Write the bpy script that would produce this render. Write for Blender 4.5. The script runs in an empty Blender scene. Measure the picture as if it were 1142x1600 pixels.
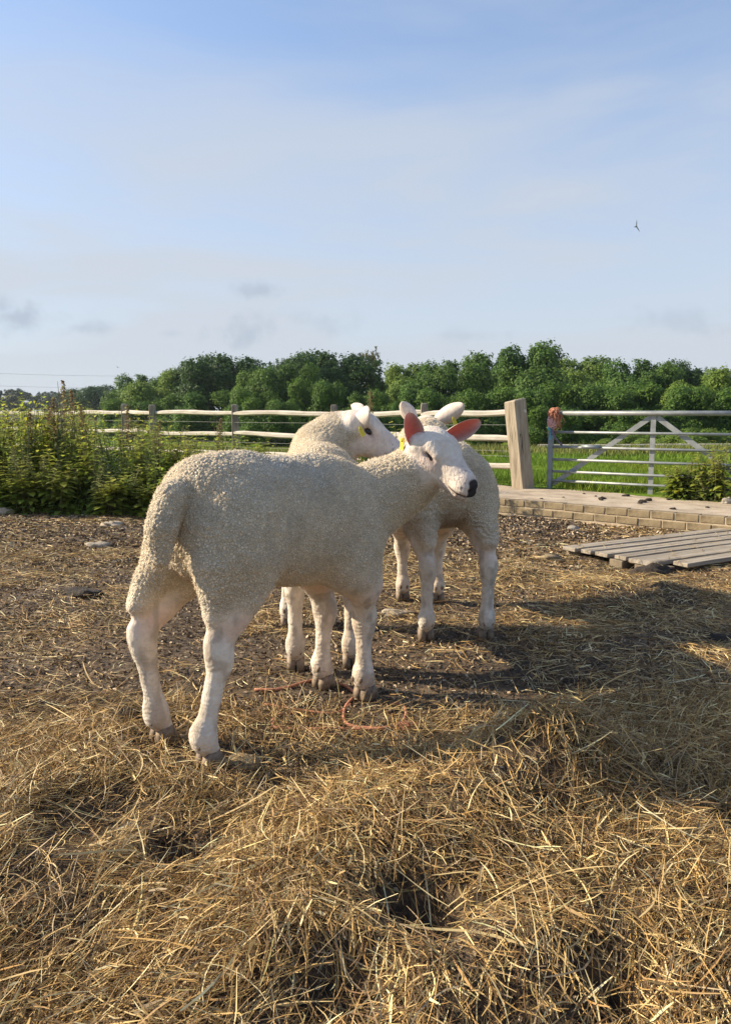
import bpy, bmesh, math, random
import numpy as np
from mathutils import Vector, Matrix

random.seed(7)
rng = np.random.default_rng(11)
scene = bpy.context.scene
col = scene.collection
R = math.radians

# ---------------------------------------------------------------- camera
PITCH = math.atan(155 / 1200)
cam_data = bpy.data.cameras.new("camera")
cam = bpy.data.objects.new("camera", cam_data)
col.objects.link(cam)
cam.location = (0, 0, 1.0)
cam.rotation_euler = (math.pi / 2 - PITCH, 0, 0)
cam_data.sensor_fit = 'VERTICAL'
cam_data.sensor_height = 36
cam_data.lens = 27.0
cam_data.clip_start = 0.05
cam_data.clip_end = 6000
scene.camera = cam

# ---------------------------------------------------------------- light
SUN_TO = Vector((-0.98, 0.17, 0.55)).normalized()          # towards the sun
SUN_EL = math.asin(SUN_TO.z)
SUN_AZ = math.atan2(SUN_TO.x, SUN_TO.y)                   # clockwise from +Y
sun_data = bpy.data.lights.new("sun", 'SUN')
sun_data.energy = 5.0
sun_data.angle = R(0.55)
sun_data.color = (1.0, 0.85, 0.62)
sun = bpy.data.objects.new("sun", sun_data)
col.objects.link(sun)
sun.location = (-30, 6, 20)
sun.rotation_euler = (-SUN_TO).to_track_quat('-Z', 'Y').to_euler()

scene.view_settings.view_transform = 'Standard'
scene.view_settings.look = 'None'
scene.view_settings.gamma = 1.0
scene.view_settings.exposure = 0.88
scene.cycles.use_denoising = True
scene.cycles.max_bounces = 8
scene.cycles.transparent_max_bounces = 8

CT, ST = math.cos(PITCH), math.sin(PITCH)
def pdir(px, py):
    "direction through a photograph pixel, scaled to unit depth along the camera axis"
    a = (px - 571) / 1200.0
    b = -(py - 800) / 1200.0
    return Vector((a, CT + b * ST, -ST + b * CT))
def on_z(px, py, z=0.0):
    d = pdir(px, py)
    t = (z - 1.0) / d.z
    return Vector((d.x * t, d.y * t, z))
def at_y(px, py, Y):
    d = pdir(px, py)
    t = Y / d.y
    return Vector((d.x * t, Y, 1.0 + d.z * t))

# ---------------------------------------------------------------- world
world = bpy.data.worlds.new("World")
scene.world = world
world.use_nodes = True
wt = world.node_tree
wt.nodes.clear()
def N(t, kind, **kw):
    n = t.nodes.new(kind)
    for k, v in kw.items():
        setattr(n, k, v)
    return n
w_out = N(wt, 'ShaderNodeOutputWorld')
w_bg = N(wt, 'ShaderNodeBackground')
w_bg.inputs['Strength'].default_value = 0.096
sky = N(wt, 'ShaderNodeTexSky', sky_type='NISHITA', sun_disc=False)
sky.sun_elevation = SUN_EL
sky.sun_rotation = SUN_AZ
sky.altitude = 0
sky.air_density = 1.0
sky.dust_density = 0.8
sky.ozone_density = 4.5
tc = N(wt, 'ShaderNodeTexCoord')
# thin streaky cirrus veil: noise stretched along one direction of the sky
mp = N(wt, 'ShaderNodeMapping')
mp.inputs['Rotation'].default_value = (R(0), R(24), R(-10))
mp.inputs['Location'].default_value = (.5, 2.3, 1.1)
mp.inputs['Scale'].default_value = (1.0, 1.5, 5.0)
wt.links.new(tc.outputs['Generated'], mp.inputs['Vector'])
nz = N(wt, 'ShaderNodeTexNoise')
nz.inputs['Scale'].default_value = 1.7
nz.inputs['Detail'].default_value = 6
nz.inputs['Roughness'].default_value = 0.52
nz.inputs['Distortion'].default_value = 0.3
wt.links.new(mp.outputs['Vector'], nz.inputs['Vector'])
vr = N(wt, 'ShaderNodeMapRange', interpolation_type='SMOOTHSTEP')
vr.inputs['From Min'].default_value = 0.36
vr.inputs['From Max'].default_value = 0.68
vr.inputs['To Min'].default_value = 0.0
vr.inputs['To Max'].default_value = 0.38
wt.links.new(nz.outputs['Fac'], vr.inputs['Value'])
def wmath(op, a, b=None):
    n = N(wt, 'ShaderNodeMath', operation=op)
    for i, v in enumerate((a, b)):
        if v is None:
            continue
        if isinstance(v, (int, float)):
            n.inputs[i].default_value = v
        else:
            wt.links.new(v, n.inputs[i])
    return n.outputs[0]
# the veil of haze thickens towards the horizon all round
sep = N(wt, 'ShaderNodeSeparateXYZ'); wt.links.new(tc.outputs['Generated'], sep.inputs[0])
hz = N(wt, 'ShaderNodeMapRange', interpolation_type='SMOOTHSTEP')
hz.inputs['From Min'].default_value = 0.0; hz.inputs['From Max'].default_value = 0.55
hz.inputs['To Min'].default_value = 0.9; hz.inputs['To Max'].default_value = 0.12
wt.links.new(sep.outputs['Z'], hz.inputs['Value'])
veil = wmath('MINIMUM', wmath('ADD', hz.outputs['Result'], vr.outputs['Result']), 0.95)
mix1 = N(wt, 'ShaderNodeMix', data_type='RGBA')
wt.links.new(veil, mix1.inputs['Factor'])
hs = N(wt, 'ShaderNodeHueSaturation'); hs.inputs['Saturation'].default_value = 1.0; hs.inputs['Value'].default_value = 1.28
wt.links.new(sky.outputs['Color'], hs.inputs['Color'])
wt.links.new(hs.outputs['Color'], mix1.inputs[6])
mix1.inputs[7].default_value = (3.55, 3.82, 4.25, 1)
# a handful of small grey cumulus low over the trees, each a noisy ellipse of directions
nc = N(wt, 'ShaderNodeTexNoise')
nc.inputs['Scale'].default_value = 26
nc.inputs['Detail'].default_value = 6
nc.inputs['Roughness'].default_value = 0.6
wt.links.new(tc.outputs['Generated'], nc.inputs['Vector'])
cloud_mask = None
for (cx, cy, rx, ry, amt) in ((403, 455, 34, 15, .75), (385, 517, 52, 27, .7), (45, 498, 74, 22, .85), (4, 478, 22, 18, .7),
                              (130, 512, 40, 13, .6), (505, 505, 60, 24, .42), (1040, 500, 95, 26, .45), (268, 522, 26, 9, .4),
                              (730, 525, 60, 14, .35)):
    d = pdir(cx, cy); L = d.length; dn = d / L
    sub = N(wt, 'ShaderNodeVectorMath', operation='SUBTRACT')
    wt.links.new(tc.outputs['Generated'], sub.inputs[0]); sub.inputs[1].default_value = dn
    scl = N(wt, 'ShaderNodeVectorMath', operation='MULTIPLY')
    wt.links.new(sub.outputs[0], scl.inputs[0])
    kx = 1200 * L / rx; kz = 1200 * L / ry
    scl.inputs[1].default_value = (kx, kx, kz)
    ln = N(wt, 'ShaderNodeVectorMath', operation='LENGTH')
    wt.links.new(scl.outputs[0], ln.inputs[0])
    base = wmath('SUBTRACT', 1.15, ln.outputs['Value'])
    nn = wmath('MULTIPLY', wmath('SUBTRACT', nc.outputs['Fac'], 0.5), 3.6)
    v = wmath('ADD', base, nn)
    m = N(wt, 'ShaderNodeMapRange', interpolation_type='SMOOTHSTEP')
    m.inputs['From Min'].default_value = -0.05
    m.inputs['From Max'].default_value = 1.3
    m.inputs['To Max'].default_value = amt
    wt.links.new(v, m.inputs['Value'])
    # nothing far away from the ellipse
    near = N(wt, 'ShaderNodeMapRange', interpolation_type='SMOOTHSTEP')
    near.inputs['From Min'].default_value = 2.2
    near.inputs['From Max'].default_value = 1.2
    wt.links.new(ln.outputs['Value'], near.inputs['Value'])
    mm = wmath('MULTIPLY', m.outputs['Result'], near.outputs['Result'])
    cloud_mask = mm if cloud_mask is None else wmath('MAXIMUM', cloud_mask, mm)
mix2 = N(wt, 'ShaderNodeMix', data_type='RGBA')
wt.links.new(cloud_mask, mix2.inputs['Factor'])
wt.links.new(mix1.outputs[2], mix2.inputs[6])
mix2.inputs[7].default_value = (2.7, 3.1, 3.7, 1)
wt.links.new(mix2.outputs[2], w_bg.inputs['Color'])
wt.links.new(w_bg.outputs[0], w_out.inputs['Surface'])

# ================================================================ helpers
def tag(o, label=None, cat=None, group=None, kind=None):
    if label: o['label'] = label
    if cat: o['category'] = cat
    if group: o['group'] = group
    if kind: o['kind'] = kind
    return o
def empty(name, loc, rz=0.0):
    o = bpy.data.objects.new(name, None)
    o.empty_display_size = 0.1
    o.location = loc
    o.rotation_euler = (0, 0, rz)
    col.objects.link(o)
    return o
def mesh_np(name, V, F, mat=None, colors=None, smooth=False):
    "V (n,3) array, F list/array of equal-length faces"
    me = bpy.data.meshes.new(name)
    V = np.asarray(V, np.float32); F = np.asarray(F, np.int32)
    me.vertices.add(len(V)); me.vertices.foreach_set('co', V.ravel())
    k = F.shape[1]
    me.loops.add(F.size); me.loops.foreach_set('vertex_index', F.ravel())
    me.polygons.add(len(F))
    me.polygons.foreach_set('loop_start', np.arange(0, F.size, k, dtype=np.int32))
    me.polygons.foreach_set('loop_total', np.full(len(F), k, np.int32))
    if smooth:
        me.polygons.foreach_set('use_smooth', np.ones(len(F), bool))
    me.update(calc_edges=True)
    if colors is not None:
        c = np.asarray(colors, np.float32)
        if c.shape[1] == 3:
            c = np.concatenate([c, np.ones((len(c), 1), np.float32)], 1)
        at = me.color_attributes.new('Col', 'FLOAT_COLOR', 'POINT')
        at.data.foreach_set('color', c.ravel())
    if mat: me.materials.append(mat)
    return me
def link(name, me, parent=None, loc=None):
    o = bpy.data.objects.new(name, me)
    col.objects.link(o)
    if parent: o.parent = parent
    if loc is not None: o.location = loc
    return o
class MB:
    "collects simple solids into one mesh"
    def __init__(s): s.v = []; s.f = []
    def add(s, verts, faces):
        b = len(s.v); s.v += [tuple(p) for p in verts]; s.f += [tuple(i + b for i in f) for f in faces]
    def box(s, c, h, M=None, jit=0.0):
        vs = []
        for sx in (-1, 1):
            for sy in (-1, 1):
                for sz in (-1, 1):
                    p = Vector((sx * h[0], sy * h[1], sz * h[2]))
                    if jit: p += Vector((random.uniform(-jit, jit) for _ in range(3)))
                    if M is not None: p = M @ p
                    vs.append(p + Vector(c))
        s.add(vs, [(0, 1, 3, 2), (4, 6, 7, 5), (0, 4, 5, 1), (2, 3, 7, 6), (0, 2, 6, 4), (1, 5, 7, 3)])
    def tube(s, pts, rad, n=8, cap=True, squash=None):
        pts = [Vector(p) for p in pts]
        if isinstance(rad, (int, float)): rad = [rad] * len(pts)
        rings = []
        up = Vector((0, 0, 1))
        prev = None
        for i, p in enumerate(pts):
            d = (pts[min(i + 1, len(pts) - 1)] - pts[max(i - 1, 0)]).normalized()
            if prev is None:
                a = d.cross(up if abs(d.z) < .95 else Vector((1, 0, 0))).normalized()
            else:
                a = (prev - d * prev.dot(d)).normalized()
            prev = a
            b = d.cross(a)
            ring = []
            for k in range(n):
                t = 2 * math.pi * (k + .5) / n
                ring.append(p + a * math.cos(t) * rad[i] + b * math.sin(t) * rad[i] * (squash or 1))
            rings.append(ring)
        vs = [q for r in rings for q in r]
        fs = []
        for i in range(len(rings) - 1):
            for k in range(n):
                fs.append((i * n + k, i * n + (k + 1) % n, (i + 1) * n + (k + 1) % n, (i + 1) * n + k))
        if cap:
            fs.append(tuple(range(n))[::-1]); fs.append(tuple((len(rings) - 1) * n + k for k in range(n)))
        s.add(vs, fs)
    def build(s, name, mat, parent=None, smooth=False, bevel=0.0, loc=None):
        me = bpy.data.meshes.new(name)
        me.from_pydata(s.v, [], s.f)
        if bevel:
            bm = bmesh.new(); bm.from_mesh(me)
            bmesh.ops.bevel(bm, geom=bm.edges[:], offset=bevel, segments=1, affect='EDGES', clamp_overlap=True)
            bm.to_mesh(me); bm.free()
        if smooth:
            me.polygons.foreach_set('use_smooth', [True] * len(me.polygons))
        me.update()
        if mat: me.materials.append(mat)
        return link(name, me, parent, loc)

# vectorised value noise (numpy)
def _hash(i, j, k, seed):
    with np.errstate(over='ignore'):
        h = i.astype(np.uint32) * np.uint32(374761393) + j.astype(np.uint32) * np.uint32(668265263) + k.astype(np.uint32) * np.uint32(2246822519) + np.uint32((seed * 974711 + 12345) & 0xffffffff)
        h = (h ^ (h >> np.uint32(13))) * np.uint32(1274126177)
        h = (h ^ (h >> np.uint32(16))) * np.uint32(2654435761)
        h = h ^ (h >> np.uint32(15))
    return (h & np.uint32(0xffffff)).astype(np.float32) * np.float32(1 / 0xffffff)
def vnoise(P, s, seed=0):
    P = np.asarray(P, np.float32) / s
    i = np.floor(P).astype(np.int32); f = P - i.astype(np.float32)
    f = f * f * (3 - 2 * f)
    out = 0
    for a in (0, 1):
        for b in (0, 1):
            for c in (0, 1):
                w = (f[:, 0] if a else 1 - f[:, 0]) * (f[:, 1] if b else 1 - f[:, 1]) * (f[:, 2] if c else 1 - f[:, 2])
                out = out + w * _hash(i[:, 0] + a, i[:, 1] + b, i[:, 2] + c, seed)
    return out * 2 - 1
def noise2(x, y, s, seed=0):
    return vnoise(np.stack([x, y, np.zeros_like(x)], 1), s, seed)
def worley(P, s, seed=0):
    "F1 and F2 in units of the cell size"
    P = np.asarray(P, np.float32) / s
    i = np.floor(P).astype(np.int32); f = P - i.astype(np.float32)
    f1 = np.full(len(P), 9., np.float32); f2 = f1.copy()
    for a in (-1, 0, 1):
        for b in (-1, 0, 1):
            for c in (-1, 0, 1):
                I, J, K = i[:, 0] + a, i[:, 1] + b, i[:, 2] + c
                dx = a + _hash(I, J, K, seed) - f[:, 0]
                dy = b + _hash(I, J, K, seed + 1) - f[:, 1]
                dz = c + _hash(I, J, K, seed + 2) - f[:, 2]
                d = np.sqrt(dx * dx + dy * dy + dz * dz)
                m = d < f1
                f2 = np.where(m, f1, np.minimum(f2, d)); f1 = np.where(m, d, f1)
    return f1, f2
def sstep(a, b, x):
    t = np.clip((x - a) / (b - a), 0, 1)
    return t * t * (3 - 2 * t)

# ================================================================ materials
MATS = {}
def new_mat(name):
    m = bpy.data.materials.new(name); m.use_nodes = True
    t = m.node_tree
    b = t.nodes['Principled BSDF']
    MATS[name] = m
    return m, t, b
def ramp(t, fac, stops):
    r = t.nodes.new('ShaderNodeValToRGB')
    while len(r.color_ramp.elements) < len(stops): r.color_ramp.elements.new(0.5)
    for e, (p, c) in zip(r.color_ramp.elements, stops):
        e.position = p; e.color = (*c, 1)
    t.links.new(fac, r.inputs['Fac'])
    return r.outputs['Color']
def obj_noise(t, scale, detail=5, rough=.6, vec=None, sx=None, coord='Object'):
    n = t.nodes.new('ShaderNodeTexNoise')
    n.inputs['Scale'].default_value = scale; n.inputs['Detail'].default_value = detail; n.inputs['Roughness'].default_value = rough
    c = t.nodes.new('ShaderNodeTexCoord')
    src = c.outputs[coord]
    if sx:
        mp_ = t.nodes.new('ShaderNodeMapping'); mp_.inputs['Scale'].default_value = sx
        t.links.new(src, mp_.inputs['Vector']); src = mp_.outputs['Vector']
    t.links.new(src, n.inputs['Vector'])
    return n.outputs['Fac']
def bump(t, b, h, strength=.5, dist=.01):
    n = t.nodes.new('ShaderNodeBump')
    n.inputs['Strength'].default_value = strength; n.inputs['Distance'].default_value = dist
    t.links.new(h, n.inputs['Height']); t.links.new(n.outputs['Normal'], b.inputs['Normal'])
def mixc(t, fac, a, b, mode='MIX'):
    n = t.nodes.new('ShaderNodeMix'); n.data_type = 'RGBA'; n.blend_type = mode
    for s, v in ((0, fac), (6, a), (7, b)):
        if isinstance(v, (int, float)): n.inputs[s].default_value = v
        elif isinstance(v, tuple): n.inputs[s].default_value = (*v, 1)
        else: t.links.new(v, n.inputs[s])
    return n.outputs[2]
def attr(t, name='Col'):
    a = t.nodes.new('ShaderNodeAttribute'); a.attribute_name = name
    return a
def noisy(name, stops, scale=8, rough=.8, bstr=.4, bdist=.01, sx=None, detail=6, metallic=0, coord='Object', bscale=None):
    m, t, b = new_mat(name)
    f = obj_noise(t, scale, detail, .62, sx=sx, coord=coord)
    t.links.new(ramp(t, f, stops), b.inputs['Base Color'])
    b.inputs['Roughness'].default_value = rough; b.inputs['Metallic'].default_value = metallic
    if bstr:
        f2 = obj_noise(t, bscale or scale * 3, 6, .65, sx=sx, coord=coord)
        bump(t, b, f2, bstr, bdist)
    return m

# vertex coloured materials
def vcol(name, rough=.8, noise_scale=0, noise_amt=0.0, bstr=0, bdist=.004, bscale=200, transl=0.0, spec=.3):
    m, t, b = new_mat(name)
    a = attr(t)
    c = a.outputs['Color']
    if noise_amt:
        f = obj_noise(t, noise_scale, 4, .6)
        mr = t.nodes.new('ShaderNodeMapRange'); mr.inputs['From Min'].default_value = .3; mr.inputs['From Max'].default_value = .7
        mr.inputs['To Min'].default_value = 1 - noise_amt; mr.inputs['To Max'].default_value = 1 + noise_amt
        t.links.new(f, mr.inputs['Value'])
        v = t.nodes.new('ShaderNodeVectorMath'); v.operation = 'SCALE'
        t.links.new(c, v.inputs[0]); t.links.new(mr.outputs['Result'], v.inputs['Scale'])
        c = v.outputs[0]
    t.links.new(c, b.inputs['Base Color'])
    b.inputs['Roughness'].default_value = rough
    b.inputs['Specular IOR Level'].default_value = spec
    if bstr: bump(t, b, obj_noise(t, bscale, 4, .6), bstr, bdist)
    if transl:
        tr = t.nodes.new('ShaderNodeBsdfTranslucent')
        t.links.new(c, tr.inputs['Color'])
        mx = t.nodes.new('ShaderNodeMixShader'); mx.inputs[0].default_value = transl
        o = t.nodes['Material Output']
        t.links.new(b.outputs[0], mx.inputs[1]); t.links.new(tr.outputs[0], mx.inputs[2])
        t.links.new(mx.outputs[0], o.inputs['Surface'])
    return m
M_STRAW = vcol('straw', .62, transl=.18, spec=.4)
M_LEAF = vcol('leaf', .5, transl=.55, spec=.35)
M_TREELEAF = vcol('tree_leaf', .6, transl=.38, spec=.2)
M_GRASS = vcol('grass_blade', .6, transl=.35, spec=.12)
M_CHIP = vcol('chip', .9)
M_FUZZ = vcol('wool_fibre', .9, transl=.3, spec=.1)

# fleece and short hair, one material driven by the vertex colour and the wool attribute
def make_lamb_mat():
    m, t, b = new_mat('lamb_coat')
    a = attr(t)
    w = attr(t, 'wool')
    f = obj_noise(t, 60, 5, .65)
    mr = t.nodes.new('ShaderNodeMapRange'); mr.inputs['From Min'].default_value = .28; mr.inputs['From Max'].default_value = .72
    mr.inputs['To Min'].default_value = .84; mr.inputs['To Max'].default_value = 1.1
    t.links.new(f, mr.inputs['Value'])
    v = t.nodes.new('ShaderNodeVectorMath'); v.operation = 'SCALE'
    t.links.new(a.outputs['Color'], v.inputs[0]); t.links.new(mr.outputs['Result'], v.inputs['Scale'])
    t.links.new(v.outputs[0], b.inputs['Base Color'])
    b.inputs['Roughness'].default_value = .9
    b.inputs['Specular IOR Level'].default_value = .15
    sw = t.nodes.new('ShaderNodeMath'); sw.operation = 'MULTIPLY'; sw.inputs[1].default_value = .25
    t.links.new(w.outputs['Fac'], sw.inputs[0]); t.links.new(sw.outputs[0], b.inputs['Sheen Weight'])
    b.inputs['Sheen Roughness'].default_value = .6
    # wool: small crimped locks; hair: fine streaks
    tcn = t.nodes.new('ShaderNodeTexCoord')
    wob = t.nodes.new('ShaderNodeTexNoise'); wob.inputs['Scale'].default_value = 70; wob.inputs['Detail'].default_value = 2
    t.links.new(tcn.outputs['Object'], wob.inputs['Vector'])
    vm = t.nodes.new('ShaderNodeVectorMath'); vm.operation = 'MULTIPLY_ADD'
    vm.inputs[1].default_value = (.012, .012, .012)
    t.links.new(wob.outputs['Color'], vm.inputs[0]); t.links.new(tcn.outputs['Object'], vm.inputs[2])
    hts = []
    for sc_v in (118.0, 172.0):
        vo = t.nodes.new('ShaderNodeTexVoronoi'); vo.feature = 'DISTANCE_TO_EDGE'; vo.inputs['Scale'].default_value = sc_v
        t.links.new(vm.outputs[0], vo.inputs['Vector'])
        r1 = t.nodes.new('ShaderNodeMapRange'); r1.interpolation_type = 'SMOOTHERSTEP'; r1.inputs['From Max'].default_value = .34
        t.links.new(vo.outputs['Distance'], r1.inputs['Value']); hts.append(r1.outputs['Result'])
    big = obj_noise(t, 9, 3, .5)
    sel = t.nodes.new('ShaderNodeMapRange'); sel.interpolation_type = 'SMOOTHSTEP'; sel.inputs['From Min'].default_value = .42; sel.inputs['From Max'].default_value = .6
    t.links.new(big, sel.inputs['Value'])
    lockmix = t.nodes.new('ShaderNodeMix'); lockmix.data_type = 'FLOAT'
    t.links.new(sel.outputs['Result'], lockmix.inputs[0]); t.links.new(hts[0], lockmix.inputs[2]); t.links.new(hts[1], lockmix.inputs[3])
    fine = obj_noise(t, 330, 3, .7)
    n1 = t.nodes.new('ShaderNodeMath'); n1.operation = 'MULTIPLY_ADD'; n1.inputs[1].default_value = .65
    t.links.new(fine, n1.inputs[0]); t.links.new(lockmix.outputs[0], n1.inputs[2])
    n2 = obj_noise(t, 150, 4, .65, sx=(1.6, 1.6, .35))
    mx = t.nodes.new('ShaderNodeMix'); mx.data_type = 'FLOAT'
    t.links.new(w.outputs['Fac'], mx.inputs[0]); t.links.new(n2, mx.inputs[2]); t.links.new(n1.outputs[0], mx.inputs[3])
    bn = t.nodes.new('ShaderNodeBump'); bn.inputs['Distance'].default_value = .0055
    st = t.nodes.new('ShaderNodeMapRange'); st.inputs['To Min'].default_value = .6; st.inputs['To Max'].default_value = .9
    t.links.new(w.outputs['Fac'], st.inputs['Value']); t.links.new(st.outputs['Result'], bn.inputs['Strength'])
    t.links.new(mx.outputs[0], bn.inputs['Height']); t.links.new(bn.outputs['Normal'], b.inputs['Normal'])
    # crevice shade painted into the colour between the locks, as dark brown
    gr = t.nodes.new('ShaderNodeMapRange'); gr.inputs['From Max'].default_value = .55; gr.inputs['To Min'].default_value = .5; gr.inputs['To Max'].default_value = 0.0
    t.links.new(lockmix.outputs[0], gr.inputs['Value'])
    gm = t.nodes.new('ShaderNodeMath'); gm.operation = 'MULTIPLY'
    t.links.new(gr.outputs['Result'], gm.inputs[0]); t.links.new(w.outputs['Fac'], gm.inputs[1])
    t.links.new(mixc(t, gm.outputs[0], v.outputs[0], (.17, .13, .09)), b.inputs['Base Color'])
    return m
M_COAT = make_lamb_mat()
def make_ear_mat(name, tl):
    m, t, b = new_mat(name)
    a = attr(t)
    t.links.new(a.outputs['Color'], b.inputs['Base Color'])
    b.inputs['Roughness'].default_value = .75
    tr = t.nodes.new('ShaderNodeBsdfTranslucent')
    tr.inputs['Color'].default_value = (.62, .21, .15, 1)
    mx = t.nodes.new('ShaderNodeMixShader'); mx.inputs[0].default_value = tl
    o = t.nodes['Material Output']
    t.links.new(b.outputs[0], mx.inputs[1]); t.links.new(tr.outputs[0], mx.inputs[2]); t.links.new(mx.outputs[0], o.inputs['Surface'])
    return m
M_EAR = make_ear_mat('ear_skin_sunlit', .34)
M_EAR2 = make_ear_mat('ear_skin', .10)
M_HOOF = noisy('hoof_horn', [(.3, (.06, .043, .03)), (.7, (.30, .22, .15))], 40, .6, .3, .003)
M_EYE = noisy('eye_dark', [(.3, (.008, .006, .005)), (.7, (.02, .014, .01))], 40, .12, 0)
M_TAG = noisy('tag_yellow', [(.3, (.62, .5, .03)), (.7, (.75, .63, .06))], 30, .4, 0)

# ground
def make_soil():
    m, t, b = new_mat('soil')
    f = obj_noise(t, 2.2, 8, .68)
    c1 = ramp(t, f, [(.3, (.045, .032, .02)), (.5, (.115, .08, .049)), (.72, (.22, .158, .098))])
    g = obj_noise(t, 34, 6, .7)
    c2 = ramp(t, g, [(.38, (.25, .22, .2)), (.5, (.8, .8, .8)), (.66, (1.5, 1.42, 1.3))])
    t.links.new(mixc(t, 1.0, c1, c2, 'MULTIPLY'), b.inputs['Base Color'])
    b.inputs['Roughness'].default_value = .95
    h1 = obj_noise(t, 24, 8, .7)
    bump(t, b, h1, 1.0, .03)
    return m
M_SOIL = make_soil()
def make_field():
    m, t, b = new_mat('field_grass')
    f = obj_noise(t, .35, 8, .62)
    c = ramp(t, f, [(.3, (.075, .14, .012)), (.5, (.125, .205, .018)), (.7, (.2, .25, .035))])
    g = obj_noise(t, 14, 5, .7)
    c2 = ramp(t, g, [(.35, (.55, .55, .5)), (.65, (1.25, 1.25, 1.2))])
    t.links.new(mixc(t, 1.0, c, c2, 'MULTIPLY'), b.inputs['Base Color'])
    b.inputs['Roughness'].default_value = .95
    b.inputs['Specular IOR Level'].default_value = .05
    bump(t, b, g, .8, .04)
    return m
M_FIELD = make_field()
M_CONC = noisy('path_concrete', [(.3, (.26, .2, .145)), (.5, (.40, .325, .24)), (.7, (.52, .435, .33))], 5, .95, .7, .012, bscale=60, coord='Object')
M_BRICK = noisy('brick_face', [(.3, (.12, .09, .052)), (.5, (.215, .165, .098)), (.72, (.31, .245, .15))], 9, .92, .6, .006, bscale=70)
M_MORTAR = noisy('mortar', [(.3, (.36, .28, .19)), (.7, (.52, .43, .31))], 20, .95, .5, .006)
M_PLANK = noisy('weathered_plank', [(.28, (.12, .10, .078)), (.5, (.27, .232, .182)), (.74, (.42, .37, .30))], 5, .88, .6, .006, sx=(.35, 6, 6), bscale=9)
M_PLANKDARK = noisy('pallet_block', [(.3, (.10, .08, .055)), (.7, (.24, .19, .13))], 9, .9, .5, .006)
M_RAIL = noisy('bleached_rail', [(.28, (.33, .29, .24)), (.5, (.52, .475, .40)), (.72, (.66, .615, .54))], 3, .85, .6, .008, sx=(1, 1, 5), bscale=10)
M_POST = noisy('fence_post_wood', [(.3, (.13, .105, .08)), (.5, (.24, .2, .155)), (.72, (.36, .31, .245))], 5, .9, .7, .01, sx=(5, 5, .7), bscale=9)
M_GPOST = noisy('gate_post_wood', [(.3, (.17, .135, .095)), (.5, (.32, .265, .195)), (.72, (.45, .385, .30))], 4, .9, .8, .012, sx=(7, 7, .5), bscale=7)
M_GALV = noisy('galvanised_steel', [(.3, (.20, .215, .225)), (.7, (.36, .38, .38))], 9, .5, .15, .002, metallic=.35)
M_GALVDULL = noisy('galvanised_dull', [(.3, (.14, .17, .195)), (.7, (.25, .285, .31))], 7, .5, .15, .002, metallic=.4)
M_WIRE = noisy('wire', [(.3, (.25, .25, .24)), (.7, (.4, .4, .38))], 8, .5, 0, metallic=.5)
M_TWINE = noisy('orange_twine', [(.3, (.30, .11, .06)), (.7, (.55, .25, .15))], 60, .7, .6, .003)
M_TWINEPINK = noisy('pink_twine', [(.3, (.5, .25, .25)), (.7, (.74, .5, .46))], 60, .7, .6, .003)
M_TWINEBLUE = noisy('blue_twine', [(.3, (.06, .28, .42)), (.7, (.18, .48, .62))], 60, .7, .6, .003)
M_TWINEDARK = noisy('violet_rope', [(.3, (.07, .06, .11)), (.7, (.18, .15, .23))], 60, .8, .5, .003)
M_BARK = noisy('bark', [(.3, (.045, .036, .027)), (.7, (.13, .105, .08))], 4, .9, .6, .03)
M_STEM = noisy('weed_stem', [(.3, (.10, .12, .035)), (.7, (.2, .17, .07))], 20, .7, 0)
M_STONE = noisy('stone', [(.3, (.2, .175, .14)), (.7, (.42, .38, .32))], 16, .92, .7, .01)
M_DRYSTRAW = noisy('dry_straw_clump', [(.3, (.17, .125, .07)), (.7, (.36, .28, .165))], 40, .95, .9, .01)
M_MUD_SHADE = noisy('mud_and_shade', [(.3, (.012, .009, .007)), (.7, (.055, .04, .028))], 18, .85, .9, .02)  # real mud; also colours the lumps standing in for hollow shade
M_TUFT = noisy('loose_wool', [(.3, (.27, .225, .165)), (.7, (.48, .42, .34))], 40, .95, .9, .01)
M_BIRD = noisy('bird_feather', [(.3, (.01, .011, .015)), (.7, (.03, .03, .04))], 20, .6, 0)
M_CABLE = noisy('cable', [(.3, (.3, .31, .33)), (.7, (.4, .4, .42))], 2, .6, 0)
M_SHED = noisy('shed_dark', [(.3, (.015, .017, .02)), (.7, (.04, .042, .045))], 3, .8, .2, .02)

# ================================================================ lie of the land
KA = on_z(785, 803, 0.0); KB = on_z(1142, 838, 0.0)
KDIR = Vector((KB.x - KA.x, KB.y - KA.y, 0)).normalized()
KN = Vector((-KDIR.y, KDIR.x, 0))                       # away from the yard
if KN.y < 0: KN = -KN
KTOP = 0.155
def beyond(x, y):
    "signed distance past the edge of the yard"
    s = (x - KA.x) * KN.x + (y - KA.y) * KN.y
    return np.maximum(s, np.where(x < 0.75, y - 7.75, -9))
MOUNDS = [  # x, y, sx, sy, angle, height
    (.50, 1.93, .26, .16, 0.25, .20), (.25, 1.75, .30, .20, -.2, .07), (.78, 1.52, .38, .22, .1, .06), (.50, 1.30, .45, .16, .2, .05),
    (-.55, 1.52, .45, .2, -.1, .045), (-.15, 1.28, .4, .14, 0, .04), (-.95, 1.75, .3, .3, 0, .05), (.05, 1.60, .3, .15, .2, .035),
    (1.35, 2.25, .5, .35, 0, .06), (1.35, 3.2, .6, .3, .2, .04), (1.25, 4.1, .35, .22, 0, .07), (1.62, 4.18, .2, .12, 0, .05),
    (.95, 4.55, .15, .12, 0, .05), (-1.6, 2.6, .6, .4, 0, .04), (-2.0, 4.2, .9, .5, 0, .03)]
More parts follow.
